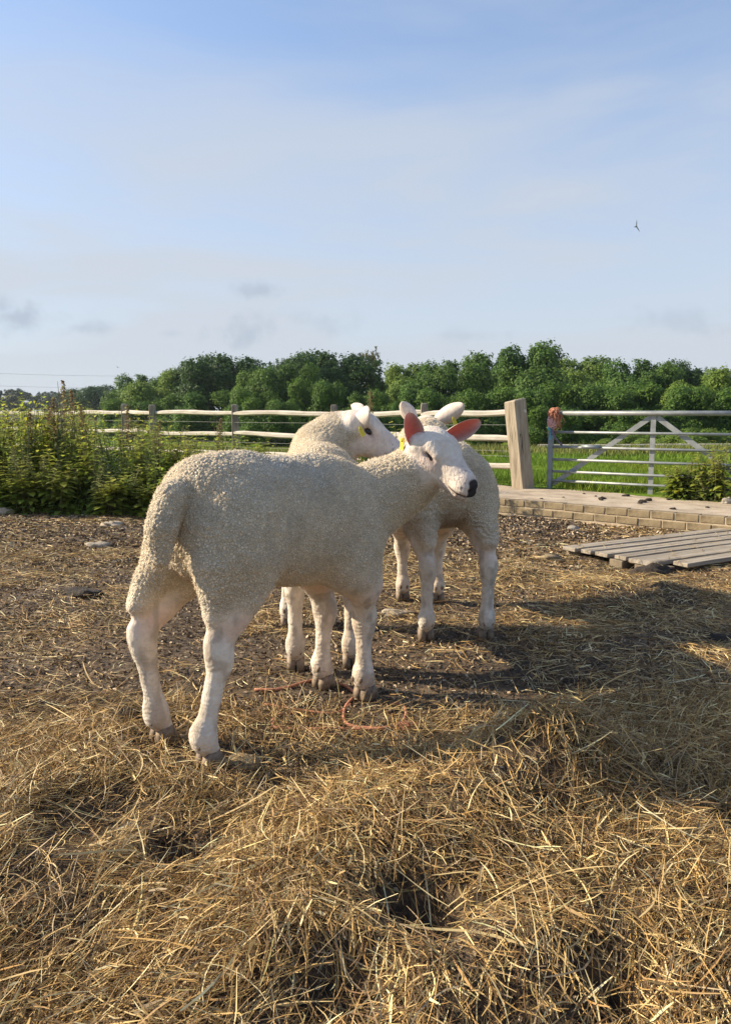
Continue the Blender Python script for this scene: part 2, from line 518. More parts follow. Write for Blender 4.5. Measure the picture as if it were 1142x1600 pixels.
PITS = [  # x, y, radius, depth
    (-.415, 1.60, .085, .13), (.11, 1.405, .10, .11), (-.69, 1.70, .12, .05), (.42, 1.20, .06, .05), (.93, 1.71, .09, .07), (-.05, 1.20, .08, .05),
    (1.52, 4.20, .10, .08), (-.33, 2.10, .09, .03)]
FEET = [on_z(*q) for q in ((330, 1200), (257, 1160), (572, 1092), (507, 1074), (462, 1046), (548, 1042), (450, 978), (514, 976), (664, 1000), (757, 998), (628, 938), (682, 940))]
def footing(x, y, r):
    m = np.ones_like(x)
    for f in FEET: m = m * (1 - np.exp(-((x - f.x) ** 2 + (y - f.y) ** 2) / (r * r)))
    return m
def land(x, y):
    x = np.asarray(x, np.float64); y = np.asarray(y, np.float64)
    h = .022 * noise2(x, y, .26, 6) * sstep(2.3, 1.8, y) + 0.016 * noise2(x, y, .55, 3) + 0.010 * noise2(x, y, .19, 4) + .005 * noise2(x, y, .07, 5)
    for (mx_, my_, sx, sy, a, hh) in MOUNDS:
        c, s = math.cos(a), math.sin(a)
        u = ((x - mx_) * c + (y - my_) * s) / sx; v = (-(x - mx_) * s + (y - my_) * c) / sy
        h = h + hh * np.exp(-(u * u + v * v))
    for (mx_, my_, r, dd) in PITS:
        h = h - dd * np.exp(-(((x - mx_) ** 2 + (y - my_) ** 2) / (r * r)) ** 1.5)
    return h * footing(x, y, .13)
def land1(x, y): return float(land(np.array([x]), np.array([y]))[0])
def grid_mesh(name, xs, ys, zf, mat):
    X, Y = np.meshgrid(xs, ys, indexing='ij')
    Z = zf(X.ravel(), Y.ravel())
    V = np.stack([X.ravel(), Y.ravel(), Z], 1)
    nx, ny = len(xs), len(ys)
    i, j = np.meshgrid(np.arange(nx - 1), np.arange(ny - 1), indexing='ij')
    a = (i * ny + j).ravel()
    F = np.stack([a, a + ny, a + ny + 1, a + 1], 1)
    return mesh_np(name, V, F, mat, smooth=True)
def yard_z(x, y):
    return land(x, y) - .45 * sstep(.12, .5, beyond(x, y))
xs = np.concatenate([np.linspace(-9, -2.2, 60), np.linspace(-2.15, 2.6, 230), np.linspace(2.65, 9, 60)])
ys = np.concatenate([np.linspace(-3, .8, 30), np.linspace(.82, 3.2, 150), np.linspace(3.22, 10.5, 160)])
yard = link('yard_ground', grid_mesh('yard_ground', xs, ys, yard_z, M_SOIL)); tag(yard, kind='structure')

def field_z(x, y):
    b = beyond(x, y)
    z = -.35 + .49 * sstep(.05, .55, b)
    fall = sstep(13, 32, y) * .85
    far = .06 * noise2(x, y, 6, 8) * sstep(10, 20, y)
    return z - fall + far + .012 * noise2(x, y, .8, 9)
xs = np.concatenate([[-4000, -900, -300, -120, -60], np.linspace(-40, 40, 150), [60, 120, 300, 900, 4000]])
ys = np.concatenate([[-600, -60, -10], np.linspace(-3, 6, 12), np.linspace(6.1, 16, 110), np.linspace(16.4, 60, 60), [80, 120, 200, 400, 1000, 4500]])
field = link('field_ground', grid_mesh('field_ground', xs, ys, field_z, M_FIELD)); tag(field, kind='structure')
def field1(x, y): return float(field_z(np.array([x]), np.array([y]))[0])

# ---------------------------------------------------------------- concrete path with a two-course brick kerb
PATH_W = 1.25
def kp(u, s, z): return Vector((KA.x, KA.y, 0)) + KDIR * u + KN * s + Vector((0, 0, z))
U0, U1 = -1.0, 5.2
nu, ns = 90, 18
us = np.linspace(U0, U1, nu); ss = np.linspace(.095, PATH_W, ns)
V = []
for u in us:
    for s in ss:
        edge = .06 * math.sin(u * 5.1) + .05 * math.sin(u * 11.7) if s == ss[-1] else 0
        p = kp(u, s + edge, KTOP - .008)
        V.append(p)
V = np.array([tuple(p) for p in V])
V[:, 2] += .004 * noise2(V[:, 0], V[:, 1], .3, 21) + .012 * np.tile((ss - .1), nu) * .3
i, j = np.meshgrid(np.arange(nu - 1), np.arange(ns - 1), indexing='ij'); a = (i * ns + j).ravel()
path = link('concrete_path', mesh_np('concrete_path', V, np.stack([a, a + ns, a + ns + 1, a + 1], 1), M_CONC, smooth=True)); tag(path, kind='structure')
kerb = empty('brick_kerb', kp(0, 0, 0), math.atan2(KDIR.y, KDIR.x))
tag(kerb, 'low two-course brick kerb edging the pale concrete path by the gate', 'kerb')
mb = MB(); mb.box(((U0 + U1) / 2, .052, .03), ((U1 - U0) / 2 - .004, .046, .118)); mb.build('mortar_bed', M_MORTAR, kerb)
BL = .205
brick_me = []
for k in range(4):
    b_ = MB(); b_.box((0, 0, 0), (BL / 2 - .006, .05, .031), jit=.0022)
    o = b_.build('brick', M_BRICK, kerb, bevel=.004); brick_me.append(o.data); bpy.data.objects.remove(o)
for cidx, zc in ((1, .1205), (0, .047)):
    u = U0 + (BL / 2 if cidx else 0) + .01
    while u < U1:
        o = link('brick', random.choice(brick_me), kerb)
        o.location = (u, .048 + random.uniform(-.003, .003), zc + random.uniform(-.002, .002))
        o.rotation_euler = (random.uniform(-.01, .01), random.uniform(-.008, .008), random.uniform(-.008, .008))
        u += BL

# ================================================================ lambs
# a body is one implicit surface (smoothly blended tapered limbs and ellipsoids) meshed with surface nets
class Body:
    def __init__(s): s.prims = []
    def cone(s, a, b, ra, rb, k=.03, wool=1.0, head=False):
        s.prims.append(('c', np.array(a, float), np.array(b, float), ra, rb, k, wool, head))
    def chain(s, pts, rads, k=.03, wool=1.0):
        for i in range(len(pts) - 1): s.cone(pts[i], pts[i + 1], rads[i], rads[i + 1], k, wool)
    def ell(s, c, r, k=.05, wool=1.0, M=None, cut=False):
        s.prims.append(('x' if cut else 'e', np.array(c, float), np.array(r, float), None if M is None else np.array(M, float), None, k, wool, False))
    @staticmethod
    def dist(p, P):
        if p[0] == 'c':
            a, b, ra, rb = p[1:5]
            ba = b - a
            l2 = max(float(ba @ ba), 1e-9)
            t = np.clip(((P - a) @ ba) / l2, 0, 1)
            d = P - a - t[:, None] * ba
            return np.sqrt((d * d).sum(1)) - (ra + (rb - ra) * t)
        c, r, Mx = p[1], p[2], p[3]
        q = P - c
        if Mx is not None: q = q @ Mx          # columns of Mx are the axes
        k0 = np.sqrt(((q / r) ** 2).sum(1)); k1 = np.sqrt(((q / (r * r)) ** 2).sum(1))
        return np.where(k0 < 1e-4, -r.min(), k0 * (k0 - 1) / np.maximum(k1, 1e-6))
    @staticmethod
    def bounds(p):
        if p[0] == 'c':
            m = max(p[3], p[4]); return np.minimum(p[1], p[2]) - m, np.maximum(p[1], p[2]) + m
        m = p[2].max() if p[3] is not None else p[2]
        return p[1] - m, p[1] + m
    def mesh(s, h):
        lo = np.min([s.bounds(p)[0] for p in s.prims], 0) - .04
        hi = np.max([s.bounds(p)[1] for p in s.prims], 0) + .04
        n = np.ceil((hi - lo) / h).astype(int) + 1
        F = np.full(n, .12, np.float32)
        ax = [lo[d] + h * np.arange(n[d]) for d in range(3)]
        for p in s.prims:
            k = p[5]
            b0, b1 = s.bounds(p)
            m = .1 if p[0] != 'x' else .02
            i0 = np.clip(np.floor((b0 - m - lo) / h).astype(int), 0, n - 1); i1 = np.clip(np.ceil((b1 + m - lo) / h).astype(int) + 1, 1, n)
            g = np.stack(np.meshgrid(*[ax[d][i0[d]:i1[d]] for d in range(3)], indexing='ij'), -1)
            D = s.dist(p, g.reshape(-1, 3)).reshape(g.shape[:3]).astype(np.float32)
            sl = tuple(slice(i0[d], i1[d]) for d in range(3))
            A = F[sl]
            if p[0] == 'x':
                D = -D
                hh = np.maximum(k - np.abs(A - D), 0) / k
                F[sl] = np.maximum(A, D) + hh * hh * k * .25
            else:
                hh = np.maximum(k - np.abs(A - D), 0) / k
                F[sl] = np.minimum(A, D) - hh * hh * k * .25
        # --- surface nets
        S = F < 0
        cn = n - 1
        cnt = np.zeros(cn, np.float32); acc = np.zeros((*cn, 3), np.float32)
        for axis in range(3):
            o = [d for d in range(3) if d != axis]
            for u in (0, 1):
                for v in (0, 1):
                    sa = [None] * 3; sb = [None] * 3
                    sa[axis] = slice(0, cn[axis]); sb[axis] = slice(1, cn[axis] + 1)
                    for d, q in zip(o, (u, v)): sa[d] = sb[d] = slice(q, q + cn[d])
                    fa, fb = F[tuple(sa)], F[tuple(sb)]
                    c = (fa < 0) != (fb < 0)
                    t = np.where(c, fa / np.where(c, fa - fb, 1), 0)
                    cnt += c
                    acc[..., axis] += t
                    acc[..., o[0]] += np.where(c, u, 0); acc[..., o[1]] += np.where(c, v, 0)
        act = cnt > 0
        idx = np.full(cn, -1, np.int64); idx[act] = np.arange(act.sum())
        I = np.argwhere(act)
        V = lo + h * (I + acc[act] / cnt[act][:, None])
        faces = []
        for axis in range(3):
            o = [(axis + 1) % 3, (axis + 2) % 3]
            sa = [slice(1, cn[d]) for d in range(3)]; sb = [slice(1, cn[d]) for d in range(3)]
            sa[axis] = slice(0, cn[axis]); sb[axis] = slice(1, cn[axis] + 1)
            A, B = S[tuple(sa)], S[tuple(sb)]
            for flip in (False, True):
                E = np.argwhere((A & ~B) if not flip else (~A & B))
                base = E + 1; base[:, axis] -= 1
                q = []
                for du, dv in ((1, 1), (0, 1), (0, 0), (1, 0)):
                    c = base.copy(); c[:, o[0]] -= du; c[:, o[1]] -= dv
                    q.append(idx[c[:, 0], c[:, 1], c[:, 2]])
                q = np.stack(q, 1)
                faces.append(q[:, ::-1] if flip else q)
        Q = np.concatenate(faces)
        Q = Q[(Q >= 0).all(1)]
        # light smoothing
        for it in range(3):
            sm = np.zeros_like(V); ct = np.zeros(len(V))
            for a_ in range(4):
                x, y = Q[:, a_], Q[:, (a_ + 1) % 4]
                for d in range(3):
                    sm[:, d] += np.bincount(x, V[y, d], len(V)) + np.bincount(y, V[x, d], len(V))
                ct += np.bincount(x, minlength=len(V)) + np.bincount(y, minlength=len(V))
            V = V * .45 + .55 * sm / np.maximum(ct, 1)[:, None]
        return V, Q
def subdivide(V, Q):
    me = mesh_np('tmp', V, Q, None, smooth=True)
    o = link('tmp', me)
    md = o.modifiers.new('s', 'SUBSURF'); md.levels = 1; md.render_levels = 1
    dg = bpy.context.evaluated_depsgraph_get()
    ev = o.evaluated_get(dg).to_mesh()
    v = np.empty(len(ev.vertices) * 3, np.float32); ev.vertices.foreach_get('co', v)
    f = np.empty(len(ev.loops), np.int32); ev.loops.foreach_get('vertex_index', f)
    nn = np.empty(len(ev.vertices) * 3, np.float32); ev.vertices.foreach_get('normal', nn)
    o.evaluated_get(dg).to_mesh_clear()
    bpy.data.objects.remove(o); bpy.data.meshes.remove(me)
    return v.reshape(-1, 3), f.reshape(-1, 4), nn.reshape(-1, 3)

def head_frame(poll, nose, up):
    e1 = (Vector(nose) - Vector(poll)).normalized()
    e3 = (Vector(up) - e1 * Vector(up).dot(e1)).normalized()
    e2 = e3.cross(e1)                      # towards the animal's left
    return e1, e2, e3

def make_ear(name, root, base, tip, inner, width, cup, tipcurl=0.0, flop=None, inner_col=(.52, .17, .14), outer_col=(.70, .60, .53), mat=None):
    "a leaf-shaped cupped ear: two skins with a rim"
    base, tip, inner = Vector(base), Vector(tip), Vector(inner)
    ax = tip - base; L = ax.length; ax.normalize()
    inner = (inner - ax * inner.dot(ax)).normalized()
    side = ax.cross(inner)
    nu_, nv_ = 16, 11
    V, Cc = [], []
    for skin in (0, 1):
        for i in range(nu_):
            t = i / (nu_ - 1)
            w = width * .5 * (math.sin(math.pi * min(1, (t * .80 + .14))) ** .75) * (1.0 if t < .99 else .35)
            w = max(w, width * .12) if t < .2 else w
            for j in range(nv_):
                s = -1 + 2 * j / (nv_ - 1)
                c = cup * (1 - t) ** .55 + .10
                ang = s * (0.5 + c * 1.25)
                rr = w / max(math.sin(min(0.5 + c * 1.25, math.pi * .5)), .4)
                off = side * (rr * math.sin(ang)) + inner * (rr * (1 - math.cos(ang)))
                bend = inner * (tipcurl * t * t * L)
                p = base + ax * (t * L) + off + bend
                if flop is not None: p += Vector(flop) * (t * t)
                edge = 1 - abs(s) ** 3
                if skin == 1: p -= inner * (.0052 * edge * (1 - .6 * t) + .0012)
                V.append(p)
                nsh = .85 + .3 * random.random()
                if skin == 0:
                    e = max(abs(s) ** 3, t ** 7)
                    cc = [inner_col[q] * nsh * (1 - e) + outer_col[q] * e for q in range(3)]
                else:
                    cc = [outer_col[q] * nsh for q in range(3)]
                Cc.append(cc)
    F = []
    n1 = nu_ * nv_
    for i in range(nu_ - 1):
        for j in range(nv_ - 1):
            a = i * nv_ + j
            F.append((a, a + 1, a + nv_ + 1, a + nv_)); F.append((n1 + a, n1 + a + nv_, n1 + a + nv_ + 1, n1 + a + 1))
    rim = [i * nv_ for i in range(nu_)] + [(nu_ - 1) * nv_ + j for j in range(1, nv_)] + [i * nv_ + nv_ - 1 for i in range(nu_ - 2, -1, -1)]
    for a, b in zip(rim[:-1], rim[1:]): F.append((a, a + n1, b + n1, b)[::-1])
    me = mesh_np('ear', [tuple(p) for p in V], F, mat or M_EAR, Cc, smooth=True)
    return link('ear', me, root)

def make_hoof(root, p, fwd, mat=M_HOOF, dew=True, dirty=0.0):
    "cloven hoof: two claws"
    fwd = Vector(fwd).normalized(); lf = Vector((-fwd.y, fwd.x, 0))
    mb = MB()
    for s in (-1, 1):
        prof = [(-.034, .0), (.032, .0), (.050, .007), (.016, .060), (-.026, .060), (-.038, .024)]
        ins, outs = .003, .034
        vs = []
        for lat, shrink in ((ins, .92), ((ins + outs) / 2, 1.0), (outs, .80)):
            for (a, z) in prof:
                q = Vector(p) + fwd * (a * shrink + .003 * (shrink - .9)) + lf * (s * lat * (1 - max(0, a) * 4)) + Vector((0, 0, z * (1 if shrink > .85 else .93)))
                vs.append(q)
        n = len(prof)
        fs = []
        for r in range(2):
            for k in range(n):
                f = (r * n + k, r * n + (k + 1) % n, (r + 1) * n + (k + 1) % n, (r + 1) * n + k)
                fs.append(f if s > 0 else f[::-1])
        fs.append(tuple(range(n))[::-1] if s > 0 else tuple(range(n))); f = tuple(2 * n + k for k in range(n)); fs.append(f if s > 0 else f[::-1])
        mb.add(vs, fs)
        if dew:
            c = Vector(p) - fwd * .043 + lf * (s * .017) + Vector((0, 0, .088))
            mb.tube([c + fwd * .012 + Vector((0, 0, .006)), c - fwd * .006 - Vector((0, 0, .004)), c - fwd * .009 - Vector((0, 0, .014))], [.011, .009, .003], 6)
    return mb.build('hoof', mat, root, smooth=True)

def rotv(v, a):
    return Vector((v[0] * math.cos(a) - v[1] * math.sin(a), v[0] * math.sin(a) + v[1] * math.cos(a), v[2]))

def make_lamb(name, label, loc, heading, legs, head, h, seed, tail=True, wool_cell=.0122, wool_amp=.0056, folds=0.0, eye_open=True, blue=False, fat=1.0, fuzz=26000):
    """loc on the ground; heading angle of the body; legs: foot offsets; head: dict of world points"""
    root = empty(name, loc, heading)
    tag(root, label, 'lamb', 'white lambs standing in the yard')
    Mi = Matrix.Translation(loc) @ Matrix.Rotation(heading, 4, 'Z')
    Mi = Mi.inverted()
    W = lambda p: Mi @ Vector(p)
    Wd = lambda v: Mi.to_3x3() @ Vector(v)
    B = Body()
    f_ = fat
    # trunk
    B.ell((-.165, 0, .675), (.215, .185 * f_, .190), .06)
    B.ell((.075, 0, .646), (.305, .174 * f_, .196), .07)
    B.ell((.23, 0, .635), (.215, .150 * f_, .190), .08)
    B.ell((.31, 0, .60), (.14, .115, .15), .08)
    B.cone((-.27, 0, .795), (.26, 0, .765), .060, .055, .10)
    # tail
    if tail:
        B.chain([(-.295, -.01, .80), (-.380, -.032, .765), (-.424, -.048, .69), (-.432, -.052, .612)], [.042, .043, .042, .024], .007)
    feet = {}
    for nm, s in (('HL', 1), ('HR', -1)):
        fx, fy, hk = legs[nm]            # foot x,y ; hock offset
        stifle = (-.200, s * .145, .515)
        hock = (fx - .040 + hk[0], fy * 1.0 + hk[1], .350)
        fet = (fx - .022, fy, .098)
        toe = (fx + .002, fy, .050)
        B.ell((-.205, s * .115, .640), (.145, .103 * f_, .165), .032)
        B.cone((-.225, s * .132, .57), (-.238, s * .138, .49), .078, .050, .06)
        B.cone((-.300, s * .126, .575), (hock[0] - .006, hock[1], .445), .058, .036, .05)
        mid = tuple(np.array(stifle) * .5 + np.array(hock) * .5 + np.array([-.012, 0, .0]))
        B.cone(stifle, mid, .050, .040, .04)
        B.cone(mid, hock, .041, .033, .04, 0.0)
        B.cone((hock[0] - .018, hock[1], hock[2] + .020), (hock[0] - .006, hock[1], hock[2] - .035), .021, .021, .035, 0.0)
        B.cone((hock[0] + .008, hock[1], hock[2] - .01), (hock[0] + .010, hock[1], hock[2] - .06), .031, .027, .03, 0.0)
        B.cone((hock[0] + .004, hock[1], hock[2] - .03), fet, .030, .0265, .025, 0.0)
        B.cone((fet[0] - .006, fet[1], fet[2] + .012), (fet[0] - .004, fet[1], fet[2] - .012), .032, .030, .035, 0.0)
        B.cone(fet, toe, .0285, .027, .02, 0.0)
        feet[nm] = Vector((fx, fy, 0))
    for nm, s in (('FL', 1), ('FR', -1)):
        fx, fy, kn = legs[nm]
        B.ell((.265, s * .090, .570), (.110, .080 * f_, .16), .06)
        elbow = (.235, s * .115, .475)
        arm = (fx * .5 + .26 * .5, s * .112, .425)
        knee = (fx + .004 + kn[0], fy + kn[1], .285)
        fet = (fx - .014, fy, .085)
        toe = (fx + .008, fy, .050)
        B.cone((.265, s * .105, .53), arm, .084, .050, .05)
        B.cone(elbow, arm, .062, .048, .05)
        B.cone(arm, knee, .046, .035, .035, 0.0)
        B.cone((knee[0] + .006, knee[1], knee[2] + .02), (knee[0] + .004, knee[1], knee[2] - .022), .037, .033, .03, 0.0)
        B.cone(knee, fet, .030, .0265, .025, 0.0)
        B.cone((fet[0] - .004, fet[1], fet[2] + .012), (fet[0] - .002, fet[1], fet[2] - .012), .032, .030, .035, 0.0)
        B.cone(fet, toe, .0285, .027, .02, 0.0)
        feet[nm] = Vector((fx, fy, 0))
    # neck and head
    poll, nose = W(head['poll']), W(head['nose'])
    e1, e2, e3 = head_frame(poll, nose, Wd(head.get('up', (0, 0, 1))))
    HL = (nose - poll).length
    sc_ = HL / .27
    S_ = sc_ * head.get('wide', 1.12)
    def hp(a, b, c): return tuple(poll + e1 * (a * sc_) + e2 * (b * S_) + e3 * (c * S_))
    Mh = np.array([tuple(e1), tuple(e2), tuple(e3)]).T
    nk = [Vector(p) for p in head['neck']]
    nr = head['neck_r']
    npts = [(.29, 0, .645)] + [tuple(W(p)) for p in nk] + [hp(.045, 0, -.045)]
    B.chain(npts, [.145] + list(nr) + [.072 * sc_], .06)
    B.ell(hp(.055, 0, -.028), (.082 * S_, .066 * S_, .066 * S_), .03, 0.0, Mh)               # cranium
    B.cone(hp(.08, 0, -.020), hp(.215, 0, -.026), .056 * S_, .034 * S_, .03, 0.0)            # bridge of the nose
    B.cone(hp(.075, 0, -.062), hp(.205, 0, -.058), .052 * S_, .030 * S_, .03, 0.0)           # jaw
    B.ell(hp(.088, .034, -.060), (.055 * S_, .030 * S_, .045 * S_), .025, 0.0, Mh)           # cheeks
    B.ell(hp(.088, -.034, -.060), (.055 * S_, .030 * S_, .045 * S_), .025, 0.0, Mh)
    B.ell(hp(.234, 0, -.036), (.039 * S_, .039 * S_, .036 * S_), .02, 0.0, Mh)               # muzzle
    B.ell(hp(.226, 0, -.066), (.034 * S_, .028 * S_, .018 * S_), .012, 0.0, Mh)              # chin
    for s in (-1, 1):
        B.cone(hp(.072, s * .050, .006), hp(.112, s * .047, -.002), .017 * S_, .014 * S_, .02, 0.0)    # brow
        B.cone(hp(.085, s * .052, -.036), hp(.125, s * .044, -.036), .012 * S_, .010 * S_, .02, 0.0)   # cheekbone
        B.ell(hp(.098, s * .060, -.014), (.021 * S_, .010 * S_, (.010 if eye_open else .004) * S_), .010, 0.0, Mh, cut=True)    # eye socket
        B.ell(hp(.271, s * .016, -.027), (.012 * S_, .008 * S_, .005 * S_), .006, 0.0, Mh, cut=True)    # nostril
    B.ell(hp(.262, 0, -.053), (.022 * S_, .040 * S_, .0035 * S_), .006, 0.0, Mh, cut=True)             # mouth
    for s in (-1, 1):
        B.ell(hp(.030, s * .058, -.018), (.028 * S_, .024 * S_, .026 * S_), .03, 0.0, Mh)               # ear roots
    V, Q = B.mesh(h)
    V, Q, Nn = subdivide(V, Q)
    # wool weight
    dw = np.full(len(V), 9.); ds = np.full(len(V), 9.)
    for p in B.prims:
        if p[0] == 'x': continue
        d = B.dist(p, V)
        if p[6] > .5: dw = np.minimum(dw, d)
        else: ds = np.minimum(ds, d)
    n_lo = vnoise(V, .06, seed)
    wool = sstep(-.022, .022, ds - dw + .014 * n_lo)
    wool = wool * sstep(.36, .53, V[:, 2] + .03 * n_lo)
    # belly and groin are thinly covered
    bare = sstep(.44, .36, V[:, 2]) * sstep(.16, .08, np.abs(V[:, 1]))
    wool = wool * (1 - .6 * bare)
    Pw = V + .0035 * np.stack([vnoise(V, .02, seed + 5), vnoise(V, .02, seed + 6), vnoise(V, .02, seed + 7)], 1)
    Ps = Pw.copy(); Ps[:, 2] *= .8
    f1, f2 = worley(Ps, wool_cell, seed)
    lock = np.sqrt(np.clip((f2 - f1) * 2.1, 0, 1)) * .7 + np.clip(1 - f1 * 1.1, 0, 1) * .35
    coarse = .62 + .38 * np.maximum(sstep(.68, .80, V[:, 2]), sstep(-.15, -.3, V[:, 0]))
    lock = lock * coarse
    disp = wool * (wool_amp * lock + .006 * vnoise(V, .09, seed + 9) + .003 * vnoise(V, .035, seed + 10) + .002)
    # folds / rope-like locks on the hind quarters
    wav = np.sin((V[:, 2] * 1.0 + .35 * np.abs(V[:, 1]) + .045 * vnoise(V, .05, seed + 12)) * 2 * math.pi / .036) * np.clip(.4 + vnoise(V, .07, seed + 11), 0, 1)
    zone = sstep(.66, .5, V[:, 2]) * sstep(-.02, -.18, V[:, 0]) * wool * (V[:, 2] > .3)
    disp = disp + (folds + .0012) * zone * wav
    disp = disp + (1 - wool) * (.0012 * vnoise(V, .035, seed + 13) + .0008 * vnoise(V, .009, seed + 14))
    # shallow creases on the lower legs
    legz = (1 - wool) * sstep(.34, .3, V[:, 2])
    disp = disp + legz * (.0010 * vnoise(V * np.array([1, 1, 2.2]), .03, seed + 17) + .0004 * np.sin(V[:, 2] * 2 * math.pi / .014 + 5 * vnoise(V, .03, seed + 18)))
    V2 = V + Nn * disp[:, None]
    # colour of the coat
    cream = np.array([.84, .71, .52]); hair = np.array([.72, .66, .575])
    Cc = wool[:, None] * cream + (1 - wool[:, None]) * hair
    Cc = Cc * (1 + .07 * vnoise(V, .12, seed + 20) + .05 * vnoise(V, .03, seed + 21))[:, None]
    def blend(m, c):
        nonlocal Cc
        m = np.clip(m, 0, 1)[:, None]; Cc = Cc * (1 - m) + np.array(c) * m
    # yellowed belly, pink groin
    q = (V - np.array(tuple(poll))) @ Mh / sc_
    blend(.45 * bare * wool + .35 * bare, (.62, .42, .26))
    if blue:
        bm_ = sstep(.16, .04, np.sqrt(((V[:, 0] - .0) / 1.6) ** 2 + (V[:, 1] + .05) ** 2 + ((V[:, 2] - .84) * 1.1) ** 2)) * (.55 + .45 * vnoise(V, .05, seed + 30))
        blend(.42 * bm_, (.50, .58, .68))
    pk = sstep(.52, .40, V[:, 2]) * sstep(.33, .40, V[:, 2]) * (1 - wool) * (.5 + .5 * vnoise(V, .07, seed + 31))
    blend(.5 * pk, (.72, .40, .30))
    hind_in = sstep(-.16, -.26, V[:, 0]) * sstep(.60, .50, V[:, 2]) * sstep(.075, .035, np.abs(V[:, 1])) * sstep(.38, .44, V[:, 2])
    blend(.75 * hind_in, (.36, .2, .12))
    spots = (vnoise(V, .018, seed + 33) > .5) * sstep(-.42, -.5, V[:, 0]) * sstep(.62, .5, V[:, 2])
    blend(.7 * spots, (.08, .06, .04))
    # stained lower legs
    blend(.45 * sstep(.12, .0, V[:, 2]) * (.5 + .5 * vnoise(V, .03, seed + 34)) + .22 * legz * sstep(.25, .6, vnoise(V, .04, seed + 35)), (.36, .28, .2))
    blend((1 - wool) * .65 * sstep(-.05, .5, vnoise(V * np.array([1, 1, .5]), .022, seed + 38)) * sstep(.6, .4, V[:, 2]), (.40, .33, .26))
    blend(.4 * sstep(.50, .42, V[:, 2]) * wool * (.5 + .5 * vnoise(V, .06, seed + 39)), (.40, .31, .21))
    # face: pink-grey hair, dark nose leather and lips, speckles
    onhead = (1 - wool) * (q[:, 0] > -.03) * (np.abs(q[:, 1]) < .12) * (np.abs(q[:, 2]) < .14)
    blend(onhead * .9, (.74, .655, .575))
    blend(onhead * .35 * sstep(-.1, .5, vnoise(V, .03, seed + 45)), (.60, .47, .40))
    blend(onhead * .35 * sstep(.12, .2, q[:, 0]) * sstep(.02, .0, np.abs(q[:, 1]) - .03), (.62, .5, .48))
    blend(onhead * .45 * np.exp(-((q[:, 0] - .10) / .04) ** 2 - ((q[:, 2] + .03) / .03) ** 2) * (np.abs(q[:, 1]) > .035), (.66, .42, .38))
    nose_m = sstep(.255, .262, q[:, 0] + .4 * (q[:, 2] + .03)) * sstep(-.056, -.049, q[:, 2]) * sstep(.025, .019, np.abs(q[:, 1])) * onhead
    lip = np.exp(-((q[:, 2] + .0545 + .10 * (.262 - q[:, 0])) / .0042) ** 2) * sstep(.185, .215, q[:, 0]) * onhead
    spk = (vnoise(V, .0055, seed + 36) > .42) * sstep(.17, .235, q[:, 0]) * onhead
    blend(spk * .55, (.10, .085, .09))
    blend(np.maximum(nose_m, lip) * .96, (.016, .014, .018))
    rimc = onhead * np.exp(-((q[:, 0] - .100) / .026) ** 2 - ((q[:, 2] + .015 + (q[:, 0] - .1) * .35) / .0075) ** 2) * (np.abs(q[:, 1]) > .03)
    blend(rimc * 1.1, (.13, .07, .065))
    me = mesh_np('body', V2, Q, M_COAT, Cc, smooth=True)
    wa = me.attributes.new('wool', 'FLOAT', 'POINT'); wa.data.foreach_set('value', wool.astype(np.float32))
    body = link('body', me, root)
    # fine loose fibres standing off the fleece
    cen = V2[Q].mean(1); wq = wool[Q].mean(1); nq = Nn[Q].mean(1)
    r_ = np.random.default_rng(seed)
    pick = r_.choice(len(cen), fuzz, p=(wq + .28) / (wq + .28).sum())
    P = cen[pick]; n0 = nq[pick]
    ww = wq[pick][:, None]
    dr = n0 + .75 * r_.normal(size=(fuzz, 3)); dr /= np.linalg.norm(dr, axis=1)[:, None]
    sd = np.cross(dr, r_.normal(size=(fuzz, 3))); sd /= np.linalg.norm(sd, axis=1)[:, None]
    ln = r_.uniform(.003, .0085, (fuzz, 1)) * (.5 + .5 * ww)
    dr = dr * ww + (1 - ww) * (dr * .35 + np.array([[0, 0, -.9]]) * (P[:, 2:3] < .5) + n0 * .2); dr /= np.linalg.norm(dr, axis=1)[:, None] + 1e-6
    mid_ = P + dr * ln * .6; tip_ = P + dr * ln + sd * ln * .35
    wd = .0009
    FV = np.stack([P - sd * wd - n0 * .001, P + sd * wd - n0 * .001, mid_ + sd * wd * .8, mid_ - sd * wd * .8, tip_], 1).reshape(-1, 3)
    b5 = np.arange(fuzz)[:, None] * 5
    FF = np.concatenate([b5 + np.array([[0, 1, 2]]), b5 + np.array([[0, 2, 3]]), b5 + np.array([[3, 2, 4]])])
    fc_ = np.repeat(Cc[Q[pick, 0]] * 1.05, 5, 0)
    fl = link('fleece', mesh_np('fleece', FV, FF, M_FUZZ, fc_), root); fl['kind'] = 'stuff'
    # eyes with lids
    for s in (-1, 1):
        c = Vector(hp(.099, s * .0505, -.0155))
        rad = (.0175 if eye_open else .021, .0125, .0115 if eye_open else .0045)
        bm = bmesh.new(); bmesh.ops.create_uvsphere(bm, u_segments=16, v_segments=10, radius=1)
        tilt = Matrix.Rotation(R(18) * s, 3, e2)
        for v in bm.verts:
            o_ = e1 * (v.co.x * rad[0] * S_) + e2 * (v.co.y * rad[1] * S_) + e3 * (v.co.z * rad[2] * S_)
            v.co = c + Matrix.Rotation(R(20), 3, e2) @ o_
        m_ = bpy.data.meshes.new('eye'); bm.to_mesh(m_); bm.free()
        m_.polygons.foreach_set('use_smooth', [True] * len(m_.polygons)); m_.materials.append(M_EYE)
        link('eye', m_, root)
